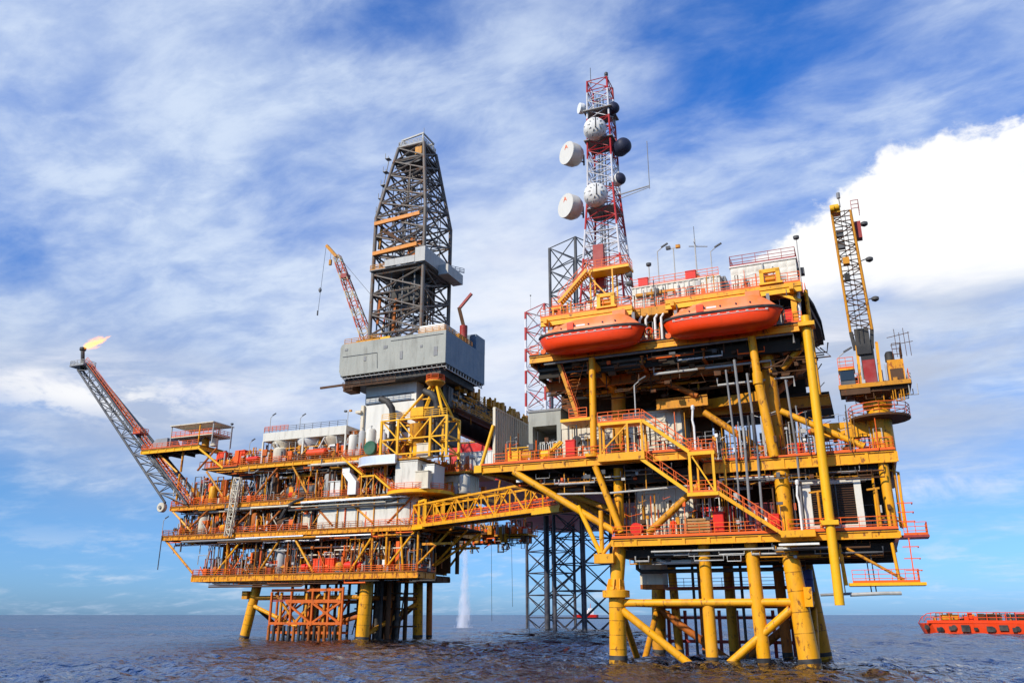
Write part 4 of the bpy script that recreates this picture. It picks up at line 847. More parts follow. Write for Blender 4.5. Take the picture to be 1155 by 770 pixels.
# beige fire walls and the round-ended casing
m = MB().box(-10,3,-1.6,-1.4,20,25.1); m.path([(3,-1.5,22.5),(5,-1.5,22.5)], .01)
pts = [(3,-2.6)]+[(9+2.6*math.sin(a),0.0-2.6*math.cos(a)) for a in [i*math.pi/10 for i in range(11)]]+[(3,3.6)]
MB().prism(pts,19.95,25.1).build('round_ended_casing', CRM, PL); MB().box(-9.5,3,-2.55,-2.3,20,25.1).build('fire_wall', CRM, PL)
for x in (-5,-.5,3.0,8): MB().box(x-.1,x+.1,-2.8,-2.56,20,25.1).build('wall_post', OCH, PL)
MB().path([(-16,-3.1,23.6),(10,-3.1,23.7)], .22).build('pipe', DRK, PL); MB().path([(-13,-3.3,24.9),(9,-3.3,25.0),(11,-2,25)], .24).build('pipe', SILV, PL)
MB().path([(-18,-2.8,22.2),(-16.5,-2.8,24.6),(-14,-2.8,25.6),(-12.6,-2.8,25.9)], .34).build('pipe', DRK, PL)
for d, a, b in ((.3,-9,3),(.0,-28,-12)): MB().path([(a,-3.3,18.7-d),(b,-3.3,18.7-d)], .14).build('pipe', SILV, PL)
# hanging ladder tower
A = [(-30.4,-3.9,19.2),(-29.2,-3.9,19.2),(-29.2,-3.3,19.2),(-30.4,-3.3,19.2)]; B = [(-29.5,-3.9,30.6),(-28.0,-3.9,30.6),(-28.0,-3.3,30.6),(-29.5,-3.3,30.6)]
o = thing('lattice_gangway', 'pale lattice gangway stowed upright against the decks of the rust-stained platform', 'gangway', 'L', 0,0,0)
lattice(o, A, B, 9, .13, .07, BEI)
# round white upper module deck
MB().lathe([(6.2,25.3),(6.4,25.4),(6.4,25.9),(6.3,26.0)], (10.6,1.2,0), n=28).build('round_deck', YELC, PL)
railing(PL, [(10.6+6.3*math.cos(a),1.2+6.3*math.sin(a),26) for a in [R(x) for x in range(-150,60,15)]], sp=1.5, t=.08)
MB().box(7,13,-4.2,6,31.5,31.8).build('deck_plate', OCH, PL); MB().box(12,20,3,14,29.6,30).build('deck_plate', OCH, PL); MB().box(12,20,3,14,25.2,25.8).build('deck_plate', OCH, PL)
railing(PL, [(12,3,30),(20,3,30),(20,14,30)], sp=1.5, t=.08)
stair(PL, (-4.2,-3.6,33), (.6,-3.6,29.4), 1.0, YELC); MB().box(.4,3.4,-3.8,-2.4,28.9,29.2).build('landing', YELC, PL); stair(PL, (3.2,-3.6,29.2), (7.2,-3.6,26.1), 1.0, YELC)
for x in (.6,1.8,3.2): MB().beam((x,-3.7,25.6),(x,-3.7,28.9),.2).build('landing_post', OCH, PL)
MB().beam((.7,-3.7,25.8),(3.1,-3.7,28.8),.14).build('landing_brace', OCH, PL)

# ---- things standing on the left platform
def vtank(label, u, v, z, r, h, mat, grp=None, fr='L', name='vertical_tank'):
    o = thing(name, label, 'tank', fr, u, v, z, 0, grp)
    MB().lathe([(r*.9,.3),(r,.5),(r,h-.4),(r*.75,h-.08),(r*.3,h)], n=18).build('shell', mat, o); MB().lathe([(r*1.04,0),(r*1.04,.3)], n=18).build('skirt', MGR, o); MB().lathe([(.12,h-.05),(.12,h+.5),(.22,h+.5),(.22,h+.6)], n=8).build('nozzle', GRY, o); return o
def hvessel(label, u, v, z, r, l, mat, fr='L'):
    o = thing('pressure_vessel', label, 'tank', fr, u, v, z)
    MB().lathe([(r*.2,-l/2-r*.5),(r*.7,-l/2-r*.35),(r,-l/2),(r,l/2),(r*.7,l/2+r*.35),(r*.2,l/2+r*.5)], (0,0,r+.5), 'x', 18).build('shell', mat, o)
    for s in (-1,1): MB().box(s*l*.3-.15,s*l*.3+.15,-r*.8,r*.8,0,r*.75).build('saddle', MGR, o)
    for x in (-l*.25,l*.2): MB().lathe([(.15,2*r+.4),(.15,2*r+.9),(.28,2*r+.9),(.28,2*r+1.0)], (x,0,0), n=8).build('nozzle', GRY, o)
    return o
def skid(label, u, v, z, w, h, mat, fr='L', name='pump_skid'):
    o = thing(name, label, 'pump', fr, u, v, z)
    MB().box(0,w,0,1.4,0,.25).build('base', MGR, o); MB().lathe([(h*.3,-w*.3),(h*.32,-w*.28),(h*.32,w*.05),(h*.2,w*.07),(h*.2,w*.2),(h*.34,w*.22),(h*.34,w*.32)], (w*.5,.7,.3+h*.35), 'x', 12).build('motor', mat, o); MB().path([(w*.8,.7,.3+h*.4),(w*.8,.7,h),(w*.95,.7,h+.2)], .14).build('outlet_pipe', GRY, o); return o
def box(label, cat, name, u, v, z, w, d, h, mat, fr='L', rib=.7, grp=None):
    o = thing(name, label, cat, fr, u, v, z, 0, grp); module(o, 0,w,0,d,0,h,mat,rib); return o
o = thing('shelter', 'open steel shelter with a flat grey roof on the flare boom deck', 'shelter', 'L', -48.4,-3.2,38.2)
MB().prism([(-.2,-.4),(11.6,-.4),(11.6,6),(-.2,6)],4.6,4.8).build('roof', BEI, o)
for x in (0,7.8,11.4):
    for y in (0,5.6): MB().beam((x,y,0),(x,y,4.6),.2).build('post', [GRY,YEL,GRY][int(x)%3], o)
MB().box(0,11.4,0,5.6,2.1,2.3).build('upper_floor', BEI, o); railing(o, [(0,0,2.3),(11.4,0,2.3),(11.4,5.5,2.3)], sp=1.2, t=.08)
for x in (2,4.5,7.4,9.8): MB().lathe([(.8,0),(.8,1.6),(.4,1.9)], (x,2.5,.1), n=12).build('pot', [WHT,BEI,WHT,OCH][int(x)%4], o)
o = thing('tarpaulin_cover', 'grey tarpaulin hood at the foot of the flare boom deck', 'cover', 'L', -55,-3,38.2)
MB().add([(0,0,0),(5.5,0,0),(5.5,5,0),(0,5,0),(1.2,1,2.6),(4.2,1.2,2.7),(4.4,4,2.7),(1.4,4,2.6)], [(0,1,5,4),(1,2,6,5),(2,3,7,6),(3,0,4,7),(4,5,6,7)]).build('sheet', MGR, o)
for i, (x, z, l) in enumerate(((-36.4,33.2,'left'),(-31.4,33.2,'right'))):
    o = thing('red_tank', 'bright red square tank beside the slim lamp pole, %s of it' % l, 'tank', 'L', x,-2,z, 0, 'red square tanks'); module(o,0,2.3,0,2,.2,3.4,VES,.8); MB().lathe([(.3,3.3),(.3,3.7)], (1.1,1,0)).build('cap', GRY, o)
skid('yellow pump set between the two bright red tanks', -33.8,-2.4,33.2,2,2.2,YEL)
lamppole('tall lamp pole rising between the two bright red tanks', 'L', -33.2,-2,33.2,9,1); lamppole('slanting lamp pole at the left end of the white fan cooler', 'L', -23.6,-1.6,39.5,3.4,3); lamppole('slanting lamp pole above the middle of the white fan cooler', 'L', -16.3,-1.4,39.5,2.7,3); lamppole('lamp pole with two lamps at the right end of the white fan cooler', 'L', -5.2,-1,39.2,3.4,2); lamppole('short slanting lamp pole left of the white fan cooler over the pipe deck', 'L', -28,-2,33.3,4.6,3)
lamppole('lamp on a long bracket left of the second deck end', 'L', -47.4,-3.2,20.4,2.6,3)
o = thing('fan_cooler', 'long white fan cooler with round hoods on the top deck', 'cooler', 'L', -24.6,-2.2,33.3)
MB().box(0,20,0,6,4.6,6.3).build('plenum', CRM, o); railing(o, [(.1,.05,6.3),(19.9,.05,6.3)], sp=2, mat=DGR, t=.07, toe=False)
for i in range(3): MB().lathe([(2.0,2.2),(2.0,2.9),(2.9,4.0),(3.0,4.6)], (3.6+i*6.3,3,0), n=24).build('fan_hood', [BEI,WHT,BEI][i], o)
for x in (.1,10,19.9):
    for y in (.1,5.9): MB().beam((x,y,0),(x,y,4.6),.3).build('leg', CRM, o)
MB().tube((6,.6,0),(3,.2,4.4),.14).build('brace', WHT, o); MB().tube((12,.6,0),(15,.2,4.4),.14).build('brace', WHT, o); railing(o, [(.2,.05,6.5),(6,.05,6.5)], sp=1, t=.08, toe=False)
vtank('pale fat round tank under the left end of the fan cooler', -20.6,-1.2,33.3,1.5,3.2,BEI)
hvessel('bright red pressure vessel lying under the fan cooler', -11,-2.2,33.3,.8,4,VES); hvessel('red vessel lying at the left end of the pipe deck beside the orange rail', -26.5,-2.3,33.3,.6,2.6,REDB)
for i, (x, z, r, h, mt, lb) in enumerate(((-3.2,33.3,.9,4.4,CRM,'white upright tank right of the fan cooler'),(-1.2,33.3,.7,5,GRY,'slim grey upright tank beside the white one right of the fan cooler'),(.8,33.3,1.0,5.2,CRM,'white upright tank left of the yellow crane frame'),(3.6,33.3,.7,4.2,SILV,'silver upright tank at the left foot of the yellow crane frame'))): vtank(lb, x,-1.6,z,r,h,mt)
box('small orange cabin on the top deck at the right end of the fan cooler','cabin','orange_cabin',-5.4,-1,35.8,2.6,2,2.8,ORB)
o = thing('round_cover', 'dark green round fan housing beside the silver tank', 'fan', 'L', 1.9,-3.3,34.4)
MB().lathe([(1.25,-.4),(1.35,-.2),(1.35,.2),(.9,.5),(.1,.62)], n=20, axis='y').build('housing', GRN, o); MB().beam((0,0,-1.2),(0,0,0),.3).build('stand', DGR, o)
o = thing('air_duct', 'curved silver air duct below the yellow crane frame', 'duct', 'L', 0,0,0)
MB().prism([(-.2,-3.8),(1.4,-4.9),(4,-5.2),(8.4,-5.0),(8.4,-2.6),(-.2,-2.4)],31.0,32.5).build('shell', SILV, o); MB().prism([(-.3,-3.9),(1.4,-5.0),(4,-5.3),(8.5,-5.1),(8.5,-4.9),(0,-3.6)],30.8,31.0).build('lip', WHT, o)
o = thing('duct_elbow', 'white square duct bending down beside the zigzag stair of the top deck', 'duct', 'L', -2.6,-3.4,25.9)
MB().box(0,1.8,0,1.4,0,2.4).add([(0,0,2.4),(1.8,0,2.4),(1.8,1.4,2.4),(0,1.4,2.4),(-1.4,0,4.0),(.2,0,4.2),(.2,1.4,4.2),(-1.4,1.4,4.0)],[(0,1,5,4),(1,2,6,5),(2,3,7,6),(3,0,4,7)]).box(-1.4,.2,0,1.4,4.1,5).build('shell', WHC, o); MB().box(-1.5,.3,-.05,1.45,5,5.2).build('flange', BLK, o)
box('cream white cabin on the round deck above the bridge end','cabin','white_cabin',8.0,-4.0,26,4.6,4,5.3,CRM,rib=0); box('pale grey cabin behind the cream white cabin on the round deck','cabin','grey_cabin',12.9,-2.6,26,2.4,4,4.6,GRW,rib=0)
box('beige electrical cabinet on the round deck beside the cream white cabin','cabinet','electrical_cabinet',12.4,-4.3,26,2.6,1.3,3.2,BEI,rib=0); box('square tan box under the yellow crane frame, on the roof of the white cabin','box','junction_box',12,-3.5,31.8,2.4,2,2.6,BEI,rib=0)
box('grey ribbed container on the far right deck near the red hull','container','ribbed_container',17,4,30,8,5,3.6,GRW,rib=.8); box('beige container below the grey ribbed one, above the bridge','container','ribbed_container',13.2,4.2,25.8,6,4,3.6,BEI,rib=.9)
vtank('white upright tank at the right side above the bridge end', 18.4,3.6,25.8,1.1,3.6,CRM); skid('orange pump set on the right side deck above the bridge', 14,3.4,30,2.6,2,ORB)
box('brown rusted cabin on the right side deck behind the round deck','cabin','rusted_cabin',14.5,8,30,4,4,3.4,BRN,rib=.8)
# lower decks
box('orange ribbed generator box on the lowest deck of the rust-stained platform','generator','generator_box',-10,-2.3,11.9,4.6,2.4,2.6,VES,rib=.6); skid('bright red pump left of the orange generator box on the lowest deck', -13.4,-2.2,11.9,2.6,2.2,REDB)
vtank('tan round drum right of the orange generator box on the lowest deck', -4.2,-1.8,11.9,.9,1.9,OCH); hvessel('bright red vessel on the lowest deck near its middle legs', -1.4,-1.6,11.9,.75,3.4,REDB); skid('red pump set beside the bright red vessel on the lowest deck', 1.4,-2.2,11.9,2.2,1.9,RED); box('dark red cabinet at the left part of the lowest deck','cabinet','cabinet',-21,-2.2,11.9,1.3,1,2.3,REDD,rib=0); skid('rusty pump set at the left end of the lowest deck', -34.5,-2.2,11.9,2.4,2.2,ORB)
vtank('rusty brown upright tank on the lowest deck between two slanted braces', -24.6,-1,11.9,1,4.4,BRN); vtank('grey upright tank on the lowest deck beside the rusty brown one', -18.4,-1,11.9,.9,5,GRY)
hvessel('long rusty vessel lying on the second deck behind the rails', -20,-1,19.9,1.1,7,BRN); vtank('orange upright vessel on the second deck near the lattice gangway', -25,-1.4,19.9,1.0,4,ORB); vtank('beige upright vessel at the left end of the second deck', -38,-1.6,19.9,1.1,3.8,BEI); skid('yellow pump set on the second deck left of the lattice gangway', -34,-2.2,19.9,3,2.4,YEL); skid('red pump set at the far left end of the second deck', -44.6,-2.2,19.9,2.6,2,RED); box('pale cabinet on the second deck left of the beige fire wall','cabinet','cabinet',-13.6,-2,19.9,2.2,1.4,3.4,BEI,rib=0)
vtank('white upright vessel on the third deck between the yellow braces', -30.6,-2,25.8,.8,3.2,CRM); vtank('yellow upright filter on the third deck near the flare boom root', -36.2,-2,25.8,.8,3.8,YEL); hvessel('rusty orange vessel on the third deck near the flare boom root', -40,-1,25.8,.9,4.6,ORB); skid('yellow pump set on the third deck beside the white vessel', -33.6,-2.4,25.8,2.2,2.4,YEL); hvessel('dark vessel on the third deck under the fan cooler', -15,-.6,25.8,1.2,6,DGR); vtank('grey upright vessel on the third deck left of the duct elbow', -8.4,-.6,25.8,1.3,5.4,GRY); box('pale grey box on the third deck beside the duct elbow','cabinet','cabinet',-7.6,-2.4,25.8,2.6,1.6,3,GRW,rib=0); skid('red pump set on the third deck between the slanted yellow braces', -17.5,-2.4,25.8,2.4,1.9,REDB); vtank('rusty upright vessel on the third deck behind the yellow braces', -21.6,-.4,25.8,1.1,5.2,BRN)
o = thing('boom_hinge_drum', 'pale round drum at the lower foot of the flare boom', 'drum', 'L', -48.2,-3.3,25.7)
MB().lathe([(.9,-.5),(1.0,-.4),(1.0,.4),(.9,.5)], n=18, axis='y').build('shell', BEI, o); MB().lathe([(.35,-.75),(.35,.75)], n=10, axis='y').build('pin', MGR, o)

# yellow gantry / crane base with A-frame
o = thing('crane_frame', 'bright yellow crane frame with a tapering head in front of the pale drill rig', 'crane', 'L', 0,0,0)
for x in (4.6,8.2,15.0,18.4):
    for y in (-4,1): MB().beam((x,y,31.8),(x,y,39.2),.42).build('column', YELC, o)
m = MB()
for z in (39.1,35.4,32.6):
    for y in (-4,1): m.beam((4.6,y,z),(18.4,y,z),.26)
    for x in (4.6,8.2,15,18.4): m.beam((x,-4,z),(x,1,z),.24)
for y in (-4,1):
    for a, b, c, d in ((8.2,39,11.4,35.6),(15,39,11.8,35.6),(8.2,35.4,4.7,39),(15,35.4,18.3,39),(15,35.4,18.3,32.7),(4.7,35.3,8.1,32.7)): m.beam((a,y,b),(c,y,d),.22)
m.build('bracing', YELC, o)
m = MB(); ap = Vc((14.4,-1.5,45.6))
for x, y in ((8.4,-3.6),(17.4,-3.6),(10,.6),(17.4,.6)): m.tube((x,y,39.2), ap+Vc(((x-13)*.12,y*.15,0)), .26, 8)
for f in (.3,.6): m.beam(Vc((8.4,-3.6,39.2)).lerp(ap,f),Vc((17.4,-3.6,39.2)).lerp(ap,f),.2)
m.beam((12.7,-3,39.2),ap,.3); m.build('a_frame', YELC, o)
MB().lathe([(1.1,45.4),(1.9,46.2),(1.9,46.5)], (14.4,-1.5,0), n=10).build('head_platform', OCH, o); railing(o, [(14.4+1.8*math.cos(a*.785),-1.5+1.8*math.sin(a*.785),46.5) for a in range(9)], sp=1.1, t=.09)
MB().box(10.2,12.9,-3.2,-1,39.2,41.4).build('winch_house', YELC, o); MB().lathe([(.4,33),(1.5,36.6),(1.6,38.2)], (11.6,-2.6,0), n=12).build('hopper', OCH, o); MB().lathe([(.8,31.8),(.8,34)], (11.6,-2.6,0), n=12).build('spout', YELC, o)
railing(o, [(4.6,-4.1,39.3),(18.4,-4.1,39.3)], mat=YELC, sp=1.6, t=.08, toe=False)
for i, (x, y, z, lb) in enumerate(((5.4,-1.5,38,'dark bent exhaust pipe left of the yellow crane head, against the pale drill rig wall'),(15.6,-2.6,38.2,'dark bent exhaust pipe inside the yellow crane head'))):
    o = thing('exhaust_pipe', lb, 'pipe', 'L', x,y,z, 0, 'dark exhaust pipes')
    MB().path([(0,0,-6),(0,0,2.4),(-.3,0,4.2),(-1.3,-.1,5.6),(-2.9,-.2,6.3)], .62, 12).build('pipe', DRK, o); MB().lathe([(.7,-.15),(.7,.15)], (0,0,1.2), n=12).build('flange', BRN, o)

# ------------------------------------------------------------------ flare boom
FB = thing('flare_boom', 'long slanting grey lattice flare boom reaching out to the left', 'flare boom', 'L', 0,0,0)
A = [(-47.2,-3.6,26.3),(-47.2,2.6,26.3),(-40.4,2.6,24.8),(-40.4,-3.6,24.8)]; A = [(-47.4,-3.4,26.6),(-47.4,2.6,26.6),(-41.5,2.6,26.0),(-41.5,-3.4,26.0)]
B = [(-83.2,-.8,60.2),(-83.2,.8,60.2),(-81.4,.8,61.8),(-81.4,-.8,61.8)]
for a, b in zip(A, B): MB().tube(a, b, .26, 10).build('chord', DGR, FB)
truss(MB(), A, B, 15, .11).build('bracing', MGR, FB)
for k in range(3): MB().tube(Vc(A[3]).lerp(Vc(A[2]),.2+.3*k), Vc(B[3]).lerp(Vc(B[2]),.2+.3*k), .2, 8).build('flare_pipe', [DGR,BRN,MGR][k], FB)
ra, rb_ = Vc(A[3])+Vc((.3,-.1,.5)), Vc(B[3])+Vc((.3,-.1,.4))
m = MB()
for hh in (.0,.6,1.1): m.beam(ra+Vc((hh*.6,0,hh*.7)), rb_+Vc((hh*.6,0,hh*.7)), .08)
for i in range(34): q = ra.lerp(rb_, i/33); m.beam(q, q+Vc((.66,0,.77)), .08)
m.build('walkway_rail', RED, FB)
for f in (.42,.44): q = ra.lerp(rb_, f)
MB().box(q.x-.8,q.x+1.4,q.y-1,q.y+1.4,q.z-.1,q.z+.1).build('rest_platform', REDD, FB); railing(FB, [(q.x-.7,q.y-.9,q.z+.1),(q.x+1.3,q.y-.9,q.z+.1),(q.x+1.3,q.y+1.3,q.z+.1)], sp=.8, t=.1)
MB().box(-85,-80.4,-1.8,1.8,60.9,61.2).build('tip_platform', MGR, FB); railing(FB, [(-84.9,-1.7,61.2),(-80.5,-1.7,61.2),(-80.5,1.7,61.2),(-84.9,1.7,61.2),(-84.9,-1.7,61.2)], mat=GRY, sp=1, t=.09)
MB().path([(-82.6,0,60),(-83.0,0,62.5),(-83.7,0,65.6)], .45, 12).build('flare_tip', DRK, FB); MB().lathe([(.5,65.2),(.75,65.4),(.75,66),(.55,66.1)], (-83.65,0,0), n=12).build('tip_rim', DRK, FB)
o = thing('flare_flame', 'yellow and orange gas flame blowing right from the flare boom tip', 'flame', 'L', -83.5,0,66.1)
o.rotation_euler = (0, R(-12), -YAW); o.scale = (.95,.85,.85)
MB().lathe([(.2,-.05),(.9,.6),(1.7,2),(1.9,4),(1.6,6.5),(1.0,8.6),(.3,9.5)], (0,0,0), 'x', 16).build('flame_body', FLAME, o)

# ------------------------------------------------------------------ bridge between the platforms
def Lw(u,v,z): return W('L',u,v,z)
P0 = W('L',12.6,-1.6,19.5); P1 = W('R',-10.2,17.4,17.4)
BR = thing('link_bridge', 'yellow lattice footbridge running between the two platforms', 'bridge', None, P0.x,P0.y,P0.z)
d = P1-P0; hd = Vc((d.x,d.y,0)).normalized(); pr = Vc((-hd.y,hd.x,0)); Z3 = Vc((0,0,1)); w = 1.7; h = 3.7
c0 = [-pr*w*-1*-1, pr*w, pr*w+Z3*h, -pr*w+Z3*h]; c0 = [-pr*w, pr*w, pr*w+Z3*h, -pr*w+Z3*h]; c1 = [c+d for c in c0]
for i, (a, b) in enumerate(zip(c0, c1)): MB().beam(a, b, .42 if i < 2 else .32, .55 if i < 2 else .3).build('chord', YEL, BR)
m = MB(); n = 11
for i in range(n+1):
    f = i/n
    for s in (-pr*w, pr*w): q = s+d*f; m.beam(q, q+Z3*h, .19)
    q = d*f; m.beam(q-pr*w+Z3*h, q+pr*w+Z3*h, .18); m.beam(q-pr*w, q+pr*w, .2)
    if i < n:
        for s in (-pr*w, pr*w):
            a, b = s+d*f, s+d*((i+1)/n)
            if i % 2: m.beam(a, b+Z3*h, .17)
            else: m.beam(a+Z3*h, b, .17)
m.build('bracing', YEL, BR)
m = MB()
m.add([-pr*(w-.25)+Z3*.1, pr*(w-.25)+Z3*.1, pr*(w-.25)+d+Z3*.1, -pr*(w-.25)+d+Z3*.1, -pr*(w-.25), pr*(w-.25), pr*(w-.25)+d, -pr*(w-.25)+d], [(0,1,2,3),(7,6,5,4),(0,4,5,1),(1,5,6,2),(2,6,7,3),(3,7,4,0)]); m.build('walkway', BRN, BR)
for k, (off, z, r, mt) in enumerate(((-.9,.55,.22,REDD),(-.4,.5,.18,GRY),(.5,.6,.24,GRY),(1.1,.5,.16,MGR),(-1.1,1.5,.14,RED),(1.0,1.6,.2,GRY))): MB().tube(pr*off+Z3*z, pr*off+Z3*z+d, r, 8).build('pipe', mt, BR)
for s in (-1.45, .1): railing(BR, [pr*s+Z3*.12, pr*s+Z3*.12+d], sp=2, t=.08, toe=False)
m = MB(); q = d*.05
for s in (-pr*w, pr*w): m.beam(q+s+Z3*0, q+s+Z3*4.2, .4); m.beam(q+s+hd*3, q+s+hd*3+Z3*4.2, .4); m.beam(q+s+Z3*4.2, q+s+hd*3+Z3*4.2, .4)
m.build('end_portal', YELC, BR)
for f0, f1 in ((.86,1.0),(0,.1)): MB().beam(d*f0-pr*w*1.05-Z3*.35, d*f1-pr*w*1.05-Z3*.35, .5, .5).build('bearing_beam', YELC, BR)

# ------------------------------------------------------------------ jack-up drilling rig behind
JR = thing('drilling_rig', 'jack-up drilling rig with a red hull standing behind the two platforms', 'drilling rig', 'L', 0,0,0)
hp = [(-8,48),(22,48),(28,60),(28,118),(8,182),(-26,182),(-34,160)]
MB().prism(hp,35.5,45).build('hull', HULL, JR); MB().prism([(x*.995+.05,y*.995+.6) for x,y in hp],45.0,45.35).build('main_deck', MGR, JR)
railing(JR, [(-8,48.2,45.3),(22,48.2,45.3),(28,60,45.3)], mat=YEL, sp=2, t=.1)
def rigleg(cx, cy, wz, top, rz, banded):
    c = Vc((cx,cy)); 
    def cor(z):
        return [(cx+wz*.7071*math.cos(rz+k*math.pi/2), cy+wz*.7071*math.sin(rz+k*math.pi/2), z) for k in range(4)]
    zs = (-4, 60, top)
    for k in range(4):
        a, b, e = cor(-4)[k], cor(72)[k], cor(top)[k]
        MB().tube(a, b, .52, 10).build('leg_chord', NAVY, JR); MB().tube(b, e, .5, 10).build('leg_chord', RWL if banded else DGR, JR)
    truss(MB(), cor(-4), cor(72), 10, .19, x=True).build('leg_bracing', NAVY, JR)
    truss(MB(), cor(72), cor(top), max(3,int((top-72)/7.6)), .19, x=True).build('leg_bracing', RWL if banded else DGR, JR)
rigleg(6.9,107.5,12.0,122,R(20),False); rigleg(-21.5,156,12.2,120,R(14),True)
MB().tube((-8.6,118,-3),(-8.6,118,46),.9,14).build('raw_water_tower', NAVY, JR)
lamppole('lamp on a pole on top of the red and white banded rig leg', 'L', -26.5,151,119.5,6,1)
# cantilever and drill floor
for x in (4.2,13.2): MB().ibeam((x,4,45.3),(x,76,45.3),1.1,4.2,.12).build('cantilever_beam', DGR, JR)
MB().box(4.9,12.5,4,70,46.9,47.3).build('cantilever_deck', BRN, JR); 
o_ = MB()
rc = random.Random(21)
for i in range(150):
    v = rc.uniform(5,46); z = rc.uniform(43.0,46.5); 
    t = rc.random()
    if t < .4: o_.path([(13.8,v,z),(13.8,min(47,v+rc.uniform(2,8)),z)], rc.uniform(.06,.14), 5)
    elif t < .75: o_.beam((13.9,v,43.4),(13.9,v,47.2),.16)
    else: o_.box(13.75,14.3,v,v+rc.uniform(.5,1.6),z,z+rc.uniform(.4,1.4))
o_.build('cantilever_fittings', MGR, JR, kind='stuff')
o_ = MB()
for i in range(120):
    v = rc.uniform(5,47); z = rc.uniform(43.2,47.4); t = rc.random()
    if t < .5: o_.path([(14.4,v,z),(14.4,min(48,v+rc.uniform(1,6)),z)], rc.uniform(.06,.13), 5)
    elif t < .8: o_.box(13.8,14.8,v,v+rc.uniform(.3,1.0),47.3,47.6+rc.uniform(.3,2.2))
    else: o_.beam((14.3,v,z-2),(14.5,v+rc.uniform(-1,1),z),.14)
o_.build('cantilever_fittings', OCH, JR, kind='stuff')
MB().box(13.8,15.4,6,48,42.9,43.1).build('walkway', BRN, JR); railing(JR, [(15.3,6,43.1),(15.3,48,43.1)], mat=OCH, sp=2.2, t=.1, toe=False); railing(JR, [(13.9,14,47.4),(13.9,48,47.4)], mat=OCH, sp=1.8, t=.1)
for i in range(9): MB().box(8,11,16+i*3.6,17.8+i*3.6,47.3,48.3+(i*37%5)*.35).build('deck_cargo', [OCH,BRN,YEL,REDD][i%4], JR)
for i in range(12): MB().beam((13.6,14+i*2.8,47.3),(13.6,14+i*2.8,49.3+(i%3)*.5),.35).build('pipe_stanchion', [OCH,BRN,YEL][i%3], JR)
MB().box(-2.8,8.8,1.2,10,36.2,48.6).build('substructure', GRW, JR); MB().box(-3.3,-2.7,.6,2.4,36.2,44).box(-4.2,-3,0,3,42.4,42.9).build('ledge', BEI, JR); MB().box(8.8,12.6,4.2,12,36.4,48).build('substructure_side', DRK, JR)  # substructure side is near-black: the shadow there is put into its colour
m = MB()
for z in (44.2,45.6): m.beam((-2.6,1.05,z),(8.4,1.05,z+.1),.12)
m.box(5.0,7.0,1.08,1.25,38.0,40.6); m.build('wall_fittings', DRK, JR)
m = MB().beam((-2.5,1.1,48.2),(6,1.1,48.2),.3,.9); m.build('ledge_beam', GRY, JR)
# drill floor box
ch = [(-6.7,-2.9),(17.1,-2.9),(17.1,14.7),(-6.7,14.7)]
fl_ = MB().box(-6.4,16.9,-2.7,14.5,49.4,50.0).build('drill_floor', DRK, JR)
b_ = MB(); b_.add([(-6.7,-2.9,50.4),(-6.0,-2.9,49.4),(17.1,-2.9,49.6),(17.1,-2.9,56.1),(-6.2,-2.9,56.1),(-6.7,-2.9,55.4)]+[(-6.7,-2.6,50.4),(-6.0,-2.6,49.4),(17.1,-2.6,49.6),(17.1,-2.6,56.1),(-6.2,-2.6,56.1),(-6.7,-2.6,55.4)], [(0,1,2,3,4,5),(11,10,9,8,7,6)]+[(i,i+6,(i+1)%6+6,(i+1)%6) for i in range(6)])
ribwall(b_, -6.4, 16.9, -2.9, 49.8, 55.95, 2.9, .012, .05); b_.build('wind_wall', GRB, JR)
b_ = MB().box(16.85,17.1,-2.6,14.7,49.6,56.1).box(16.6,17.12,10.4,14.7,56.1,59.4).box(12,16.6,14.4,14.7,56.1,59.4).box(12,16.6,10.4,14.4,59.2,59.4).box(12,16.6,10.4,10.6,56.1,59.2); ribwall(b_, -2.5, 14.6, 17.1, 49.8, 56, 2.9, .012, .05, 'y'); b_.build('wind_wall', paint('shaded_side_cladding', (.10,.16,.22), .5, .05, grime=.2, scale=.4), JR)  # right wall coloured darker and bluer to carry its shade away from the sun
m = MB()
for x, z, w, h_ in ((-5.6,54.6,.7,.5),(-1,52,.5,.9),(3.4,54,.9,.6),(7.2,51.4,.6,1.6),(11.6,53.2,.5,.5),(14.6,51.2,.8,1.8)): m.box(x,x+w,-2.98,-2.88,z,z+h_)
m.path([(-6,-2.97,53.4),(2,-2.97,53.4),(2.2,-2.97,50.2)],.05,5).path([(5,-2.97,55.4),(16.6,-2.97,55.4)],.05,5); m.build('wall_fittings', MGR, JR, kind='stuff')
MB().box(-6.7,-6.4,-2.6,14.7,50,56).box(-6.4,16.6,14.4,14.7,50,56).build('wind_wall', GRB, JR); MB().box(-6.3,16.8,-2.5,14.3,54.6,55.4).build('floor_plate', MGR, JR)
railing(JR, [(-6,-2.6,56.1),(2,-2.6,56.1)], mat=OCH, sp=1.5, t=.09); railing(JR, [(11,-2.6,56.1),(16.9,-2.6,56.1),(16.9,9,56.1)], mat=OCH, sp=1.5, t=.09)
MB().box(-3.4,4.4,-2.4,-1.6,56.15,56.7).build('bumper', YELC, JR); MB().box(11,16.4,-2.3,2.5,56.1,57.8).build('doghouse', GRW, JR); MB().box(12,16,5,9,56.1,58).build('doghouse', OCH, JR)
b_ = MB()
for i in range(22): x = -6+i*1.06; b_.beam((x,-2.7,49.3),(x,-1.2,48.6),.14); b_.beam((x,-2.8,48.9),(x+1,-2.8,48.9),.12)
for i in range(14): y = -2+i*1.2; b_.beam((16.9,y,49.5),(16.9,y,48.7),.2)
b_.beam((16.9,-2,48.7),(16.9,14,48.7),.15); b_.build('underfloor_brackets', GRY, JR)
